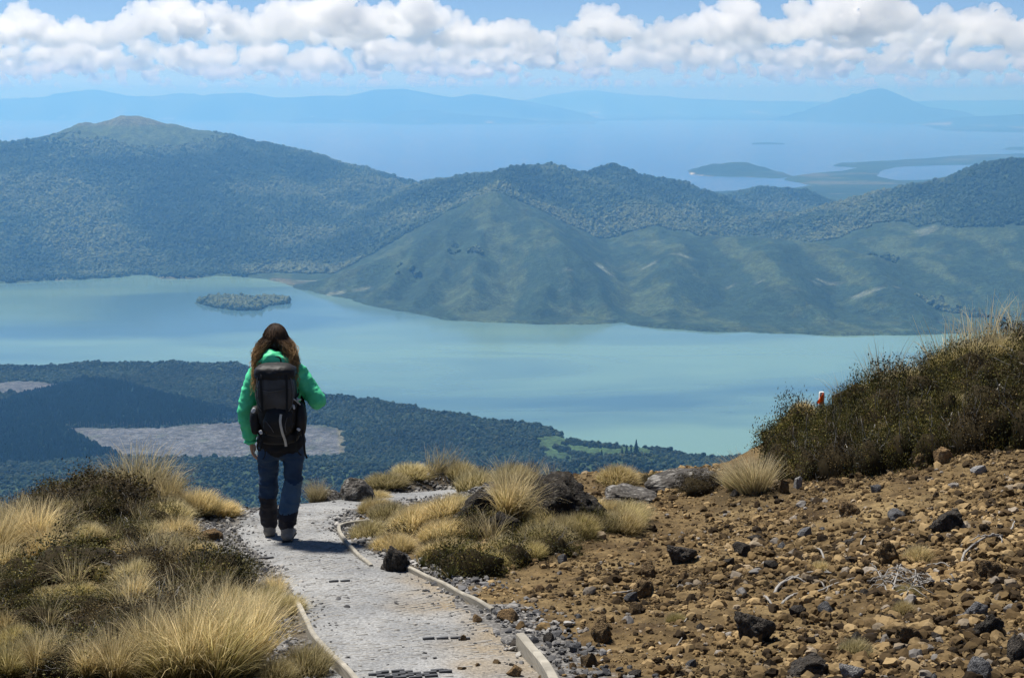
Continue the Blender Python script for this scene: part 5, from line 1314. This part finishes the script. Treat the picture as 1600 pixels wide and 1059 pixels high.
B += chain([(-.15, 0, 1.295, .05), (-.235, -.015, 1.03, .038), (-.215, .03, .79, .026)]) + chain([(.15, 0, 1.30, .05), (.30, -.04, 1.09, .038), (.16, .20, 1.14, .026)])
# left hand hanging relaxed: palm, four curled fingers, thumb
wl = np.array([-.215, .03, .77])
B += chain([(*wl, .021, .027, .02), (wl[0] + .004, wl[1] + .012, wl[2] - .07, .015, .034, .022)], .01)
for k, (fy, L_) in enumerate(((.038, .070), (.017, .080), (-.004, .075), (-.024, .058))):
    a_ = wl + np.array([.004, .010 + fy * .9, -.075]); b_ = a_ + np.array([.006, .006, -L_ * .5]); c_ = b_ + np.array([.020, .004, -L_ * .36]); e_ = c_ + np.array([.020, 0, -L_ * .16])
    B += chain([(*a_, .0105), (*b_, .0098), (*c_, .009), (*e_, .008)], .006)
a_ = wl + np.array([.006, .030, -.025]); B += chain([(*a_, .012), (*(a_ + np.array([.012, .024, -.028])), .011), (*(a_ + np.array([.018, .028, -.058])), .009)], .006)
# right hand closed round the shoulder strap in front
wr = np.array([.16, .20, 1.14])
B += chain([(*wr, .024), (wr[0] - .03, wr[1] + .03, wr[2] + .03, .026)], .01)
for k in range(4):
    a_ = wr + np.array([-.05 - .004 * k, .045, .055 - k * .02]); B += chain([(*(a_ + np.array([.02, -.01, 0])), .010), (*a_, .010), (*(a_ + np.array([-.018, -.028, 0])), .009), (*(a_ + np.array([0, -.045, 0])), .008)], .006)
a_ = wr + np.array([-.02, .02, .055]); B += chain([(*a_, .011), (*(a_ + np.array([-.02, -.02, .012])), .009)], .006)
for s_, (ax, ay), hx in ((-1, LA, -.07), (1, RA, .095)):
    z0 = -FZ if ay > 0 else FZ
    kx, ky, kz = ((-.102, .085, .46) if s_ < 0 else (.100, -.01, .47))
    B += chain([(hx, 0, .82, .07, .08), ((hx + kx) / 2, ky * .5, .60, .058), (kx, ky, kz, .048), (kx * .6 + ax * .4, ky * .6 + ay * .4 - .018, .34 + z0 * .4, .046), (ax, ay - .006, .12 + z0, .034), (ax, ay + .01, .05 + z0, .034)])
    B += chain([(ax, ay - .02, .045 + z0, .030), (ax + s_ * .012, ay + .13, .035 + z0, .030, .03, .022)])
part('body', remesh(B, .0075, 2, 'body', skin))
# jacket
J = chain([(.012, -.005, .85, .178, .130), (.010, 0, .95, .170, .126), (.006, 0, 1.05, .162, .122), (0, 0, 1.18, .178, .128), (-.004, .0, 1.27, .172, .105), (-.008, .015, 1.33, .115, .085), (-.010, .025, 1.38, .080, .078)])
J += chain([(-.148, 0, 1.285, .073), (-.198, -.005, 1.18, .068), (-.240, -.015, 1.03, .062), (-.236, .005, .92, .058), (-.220, .03, .80, .050), (-.218, .032, .775, .047)])
J += chain([(.150, 0, 1.295, .073), (.215, -.012, 1.20, .069), (.295, -.045, 1.085, .062), (.245, .08, 1.10, .056), (.175, .18, 1.135, .047)])
J += chain([(-.125, -.02, 1.345, .045, .05), (-.10, -.085, 1.385, .048, .045), (-.03, -.115, 1.415, .07, .045), (.05, -.10, 1.39, .06, .045), (.11, -.03, 1.35, .045, .05)], .015)
J += chain([(-.10, -.06, 1.40, .035), (-.03, -.085, 1.452, .042), (.04, -.07, 1.43, .038), (.09, -.01, 1.40, .034)], .012)
jk = remesh(J, .010, 2, 'jacket', green)
wrinkle(jk, .012, (7, 7, 15), 4, .75)
wrinkle(jk, .004, (22, 22, 40), 9, .5)
jo = part('jacket', jk)
# cuff and hem bands
def ring(c_, rx, ry, tube_r, tilt=0, n=28):
    th = np.linspace(0, 2 * math.pi, n + 1)
    return [(np.stack([c_[0] + rx * np.cos(th), c_[1] + ry * np.sin(th), c_[2] + tilt * np.cos(th)], 1), tube_r, tube_r)]
part('cuff', tubes_mesh('cuff', ring((-.218, .032, .765), .043, .043, .009, .004), green), jo)
# trousers
T = chain([(.012, -.004, .87, .158, .118), (.012, -.010, .80, .165, .125), (.012, -.006, .76, .150, .115)])
def leg(hx, kx, ky, kz, ax, ay, z0):
    return chain([(hx, -.008, .78, .086, .108), (hx * .95 + kx * .05, .0, .70, .080, .098), (hx * .5 + kx * .5, ky * .5, .60, .073, .084), (kx, ky, kz, .066, .072), (kx * .6 + ax * .4, ky * .6 + ay * .4 - .018, .34 + z0 * .4, .072, .078), (ax, ay - .012, .20 + z0, .068, .074), (ax, ay, .135 + z0, .062, .068), (ax, ay + .002, .125 + z0, .058, .064)])
T += leg(-.078, -.102, .085, .46, *LA, -FZ) + leg(.104, .100, -.01, .47, *RA, FZ)
tr = remesh(T, .0095, 2, 'trousers', blue)
wrinkle(tr, .014, (6, 6, 14), 14, .8)
wrinkle(tr, .004, (20, 20, 34), 19, .5)
def tmat(c_):
    x, y, z = c_.T; left = x < .004
    w_ = .012 * np.sin(x * 40)
    seat = z > .665 + .45 * np.abs(x - .012) + w_
    shin = np.where(left, z < .315, z < .270)
    paler = (~left) & (z < .47 + w_) & (y < .03)  # paler blue on the back of the lower right leg
    return np.where(seat, 3, np.where(shin, 2, np.where(paler, 1, 0)))
facemat(tr, tmat, [blue, blue2, charc, blackc])
part('trousers', tr)
# boots
for s_, (ax, ay), z0 in ((-1, LA, -FZ), (1, RA, FZ)):
    up = chain([(ax, ay - .01, .125 + z0, .050, .056), (ax, ay - .022, .06 + z0, .049, .057, .048), (ax + s_ * .006, ay + .05, .055 + z0, .044, .05, .038), (ax + s_ * .014, ay + .135, .042 + z0, .043, .045, .028), (ax + s_ * .014, ay + .165, .038 + z0, .034, .03, .022)])
    bm = remesh(up, .008, 1, 'boot', boot); wrinkle(bm, .003, (25, 25, 30), 30, .6)
    bo = part('boot', bm)
    sl_ = chain([(ax, ay - .035, .012 + z0, .043, .040, .015), (ax + s_ * .004, ay + .05, .012 + z0, .040, .04, .015), (ax + s_ * .014, ay + .15, .014 + z0, .043, .04, .015)])
    part('sole', remesh(sl_, .007, 1, 'sole', sole), bo)
# hair: long wavy locks parted at the crown, falling over both shoulders
hm_ = M('brown_hair', .62, .25)
t_ = hm_.attr('hgt', 2); k_ = hm_.attr('tone', 2)
hc = hm_.ramp(t_, [(0, (.030, .016, .009)), (.4, (.060, .032, .015)), (1, (.42, .25, .10))])
hc = hm_.mix(1.0, hc, hm_.ramp(k_, [(0, .55), (1, 1.5)]), 'MULTIPLY')
hm_.col(hc)
r_ = np.random.default_rng(77); Vs, Fs, tn, hg, kk = [], [], [], [], 0
hr = np.array([.088, .108, .118]); hcn = hd + np.array([0, .0, .012])
NS = 1500
for i in range(NS):
    s_ = -1 if r_.random() < .55 else 1
    a0 = r_.uniform(.15, 1.0) ** .8 * math.pi           # 0 = front, pi = back of the head
    side = np.array([math.sin(a0) * s_, math.cos(a0)])
    lay = r_.uniform(.95, 1.10)
    P = []
    for ph in np.linspace(.05, 1.28 + .2 * r_.random(), 7):
        w_ = math.sin(ph)
        d_ = np.array([side[0] * w_, side[1] * w_ + .05 * (1 - w_), math.cos(ph)])
        P.append(hcn + d_ * hr * lay)
    q = P[-1]
    back = (1 - math.cos(a0)) / 2
    xe = s_ * r_.uniform(.095, .155) + hd[0] * .5; ye = r_.uniform(-.10, .03) * (.4 + .6 * back); ze = (1.20 if s_ < 0 else 1.20) + r_.uniform(-.03, .20)
    if r_.random() < .12: ze -= .03
    ph0 = r_.uniform(0, 6.28); fr = r_.uniform(2.2, 3.4); am = r_.uniform(.010, .028)
    lock = int(r_.integers(0, 9)); lo = np.array([math.sin(lock * 2.4), math.cos(lock * 3.7), 0]) * .012
    e_ = np.array([xe, ye - .045, ze])
    m1 = q * .55 + e_ * .45 + np.array([s_ * (.050 + .02 * r_.random()), -.02, .03]) + lo
    for t_ in np.linspace(.12, 1, 11):
        b_ = (1 - t_) ** 2 * q + 2 * t_ * (1 - t_) * m1 + t_ * t_ * e_
        b_ = b_ + np.array([math.sin(t_ * fr * 4.2 + lock * 1.3 + ph0 * .18), math.cos(t_ * fr * 4.0 + lock + ph0 * .2), 0]) * am * (t_ ** .7) * 1.35
        P.append(b_)
    P = np.array(P); n = len(P)
    V, F, _c = tube(P + r_.normal(0, .0022, P.shape), .0021, .0011, 3)
    wv_ = np.linspace(1, .5, n)
    Vs.append(V); Fs.append(F + kk); kk += len(V)
    tn.append(np.full(len(V), r_.random())); hg.append(np.r_[np.repeat(np.linspace(0, 1, n), 3), 0, 1])
hme = mesh('hair', np.concatenate(Vs), np.concatenate(Fs), hm_.m); setattr_f(hme, 'tone', np.concatenate(tn)); setattr_f(hme, 'hgt', np.concatenate(hg))
ho_ = part('hair', hme)
V, F = ico(4); V = V * hr * .985 + hcn
capm = fabric('hair_underlayer', (.012, .007, .004), (.022, .012, .007), .6)
keep = (V[F][:, :, 1].mean(1) < hcn[1] + .055) | (V[F][:, :, 2].mean(1) > hcn[2] + .06)
part('scalp_hair', mesh('scalp_hair', V, F[keep], capm), ho_)

# ---------------------------------------------------------------- rucksack
pack = obj('backpack', None, loc=mid + np.array([0, 0, .022]), label='black rucksack with a mesh panel and white strap ends on the hiker\'s back', cat='backpack')
pack.scale = pers.scale; pack.rotation_euler = pers.rotation_euler
nyl = fabric('black_nylon', (.005, .005, .006), (.011, .011, .013), .6, .3); pan = fabric('charcoal_panel', (.030, .028, .029), (.055, .052, .053), .6, .4); web = fabric('black_webbing', (.006, .006, .007), (.012, .012, .013), .8); wht = fabric('white_plastic', (.45, .47, .50), (.62, .63, .65), .5); slv = fabric('silver_strap', (.34, .33, .31), (.50, .48, .44), .4, .6)
def sbox(c_, h_, e=3.2, sub=5, taper=0.0, sag=0.0, seed=1, amp=.008, f=(9, 9, 12)):
    V, F = ico(sub)
    k = (np.abs(V) ** e).sum(1) ** (-1 / e); V = V * k[:, None]
    V = V * np.array(h_)
    V[:, 0] *= 1 + taper * V[:, 2] / h_[2]
    nrm = V / (np.linalg.norm(V, axis=1)[:, None])
    a_ = fbm3(V * np.array(f) + seed, 3, seed); b_ = 1 - 2 * np.abs(n3(V * np.array(f) * 1.3 + seed + .6 * a_[:, None], seed + 4))
    V = V + nrm * (amp * (.4 * a_ + .6 * b_))[:, None]
    return V + np.array(c_), F
def bp(name, V, F, m, parent=pack): return obj(name, mesh(name, V, F, m), parent=parent)
bp('main_bag', *sbox((.018, -.205, 1.075), (.142, .105, .255), 3.0, 5, .06, 0, 3, .010), nyl)
lid = bp('lid', *sbox((.010, -.210, 1.318), (.146, .108, .062), 3.2, 5, .0, 0, 5, .010, (12, 12, 16)), nyl)
bp('mesh_panel', *sbox((.014, -.268, 1.175), (.132, .058, .135), 3.4, 5, .05, 0, 7, .011, (7, 7, 9)), pan)
bp('front_pocket', *sbox((.030, -.290, .965), (.105, .055, .105), 2.6, 5, -.1, 0, 9, .010), nyl)
bp('side_pocket', *sbox((-.145, -.185, .955), (.042, .075, .105), 2.6, 4, 0, 0, 11, .008), nyl)
bp('side_pocket', *sbox((.182, -.175, .960), (.042, .075, .125), 2.6, 4, 0, 0, 13, .008), nyl)
bp('bottom_bag', *sbox((.014, -.165, .835), (.150, .100, .060), 2.8, 4, 0, 0, 15, .008), nyl)
hb_ = []
th = np.linspace(math.pi * 1.02, math.pi * 2.98, 34)
def strap(name, pts, wid, thk, m, parent=pack, twist=(1, 0, 0)):
    """flat webbing along points: a thin rectangular section"""
    P = resample(np.array(pts, float), .012); t_ = np.gradient(P, axis=0); t_ /= np.linalg.norm(t_, axis=1)[:, None] + 1e-9
    a_ = np.tile(np.array(twist, float), (len(P), 1)); a_ -= (a_ * t_).sum(1)[:, None] * t_; a_ /= np.linalg.norm(a_, axis=1)[:, None] + 1e-9
    b_ = np.cross(t_, a_)
    V = np.concatenate([np.stack([P + a_ * sx * wid / 2 + b_ * sy * thk / 2 for sx, sy in ((-1, -1), (1, -1), (1, 1), (-1, 1))], 1).reshape(-1, 3)])
    n = len(P); i = np.arange(n - 1)[:, None] * 4; j = np.arange(4)[None]; j2 = (j + 1) % 4
    F = np.concatenate([np.stack([i + j, i + j2, i + 4 + j2, i + 4 + j], -1).reshape(-1, 4), [[3, 2, 1, 0], [4 * n - 4, 4 * n - 3, 4 * n - 2, 4 * n - 1]]])
    return obj(name, mesh(name, V, F, m, False), parent=parent)
for s_ in (-1, 1):
    sh = .118 * s_
    strap('shoulder_strap', [(sh * .8, -.13, 1.33), (sh, -.07, 1.395), (sh * 1.12, .0, 1.395), (sh * 1.12, .085, 1.34), (sh * 1.1, .125, 1.22), (sh * 1.25, .12, 1.08), (sh * 1.5, .02, .98), (sh * 1.35, -.10, .93)], .052, .014, web)
    strap('compression_strap', [(.014 + s_ * .150, -.10, 1.16), (.014 + s_ * .158, -.18, 1.15), (.014 + s_ * .140, -.27, 1.13)], .018, .006, web, twist=(0, 0, 1))
strap('hip_belt', [(.01 + .185 * math.sin(a_), -.005 - .142 * math.cos(a_), .90) for a_ in np.linspace(-2.9, 2.9, 24)], .055, .016, web, twist=(0, 0, 1))
strap('pole_strap', [(.058, -.352, 1.035), (.052, -.360, .98), (.064, -.352, .90), (.078, -.315, .83), (.082, -.300, .785)], .017, .008, slv)
def tie(pts, r0, m, name='cord'): return obj(name, tubes_mesh(name, [(resample(np.array(pts, float), .01), r0, r0)], m), parent=pack)
tie([(-.100, -.275, .885), (-.115, -.290, .83), (-.130, -.285, .775), (-.112, -.285, .750), (-.095, -.285, .79), (-.100, -.280, .86)], .006, web)
tie([(-.098, -.280, .87), (-.085, -.290, .79), (-.072, -.285, .735), (-.080, -.28, .70), (-.092, -.28, .685)], .004, web)
tie([(.195, -.235, .89), (.205, -.24, .80), (.212, -.23, .71), (.225, -.23, .675)], .008, web)
tie([(.160, -.24, .90), (.145, -.26, .80), (.160, -.25, .73), (.185, -.24, .70)], .006, web)
gr_ = fabric('grey_piping', (.07, .07, .075), (.11, .11, .115), .6)
tie([(-.108, -.300, 1.300), (-.122, -.318, 1.20), (-.112, -.322, 1.10), (-.085, -.318, 1.05)], .0035, gr_, 'piping')
tie([(.128, -.300, 1.300), (.145, -.318, 1.20), (.138, -.322, 1.10), (.110, -.322, 1.05)], .0035, gr_, 'piping')
tie([(-.10, -.322, 1.215), (-.03, -.333, 1.20), (.06, -.333, 1.21), (.125, -.322, 1.225)], .0030, gr_, 'zip')
tie([(-.055, -.342, .985), (-.02, -.350, .94), (.0, -.345, .90)], .003, gr_, 'zip')
tie([(.10, -.342, 1.01), (.085, -.350, .95), (.09, -.345, .90)], .003, gr_, 'zip')
tie([(-.03, -.14, 1.375), (-.02, -.145, 1.415), (.035, -.145, 1.415), (.045, -.14, 1.375)], .006, web, 'haul_loop')
strap('lid_strap', [(-.075, -.305, 1.335), (-.082, -.330, 1.28), (-.080, -.332, 1.15), (-.075, -.335, 1.04)], .016, .005, web)
strap('lid_strap', [(.095, -.305, 1.335), (.102, -.330, 1.28), (.102, -.332, 1.15), (.098, -.335, 1.04)], .016, .005, web)
def buckle(c_, w_, h_, rot):
    V, F = sbox((0, 0, 0), (w_, .006, h_), 4, 2, amp=0); ca, sa = math.cos(rot), math.sin(rot)
    V = np.c_[V[:, 0] * ca - V[:, 2] * sa, V[:, 1], V[:, 0] * sa + V[:, 2] * ca] + np.array(c_); bp('buckle', V, F, wht)
buckle((-.150, -.262, 1.045), .014, .020, -.5); buckle((.145, -.29, 1.075), .008, .018, .2); buckle((.172, -.275, 1.12), .006, .022, .1); buckle((-.098, -.295, .890), .012, .016, .5); buckle((.172, -.262, .90), .014, .010, -.6); buckle((.132, -.300, 1.235), .008, .012, .6)
tie([(.135, -.300, 1.145), (.165, -.295, 1.12), (.192, -.285, 1.09)], .0055, slv, 'pole_tip')
tie([(.168, -.290, 1.128), (.198, -.280, 1.128)], .006, wht, 'pole_basket')
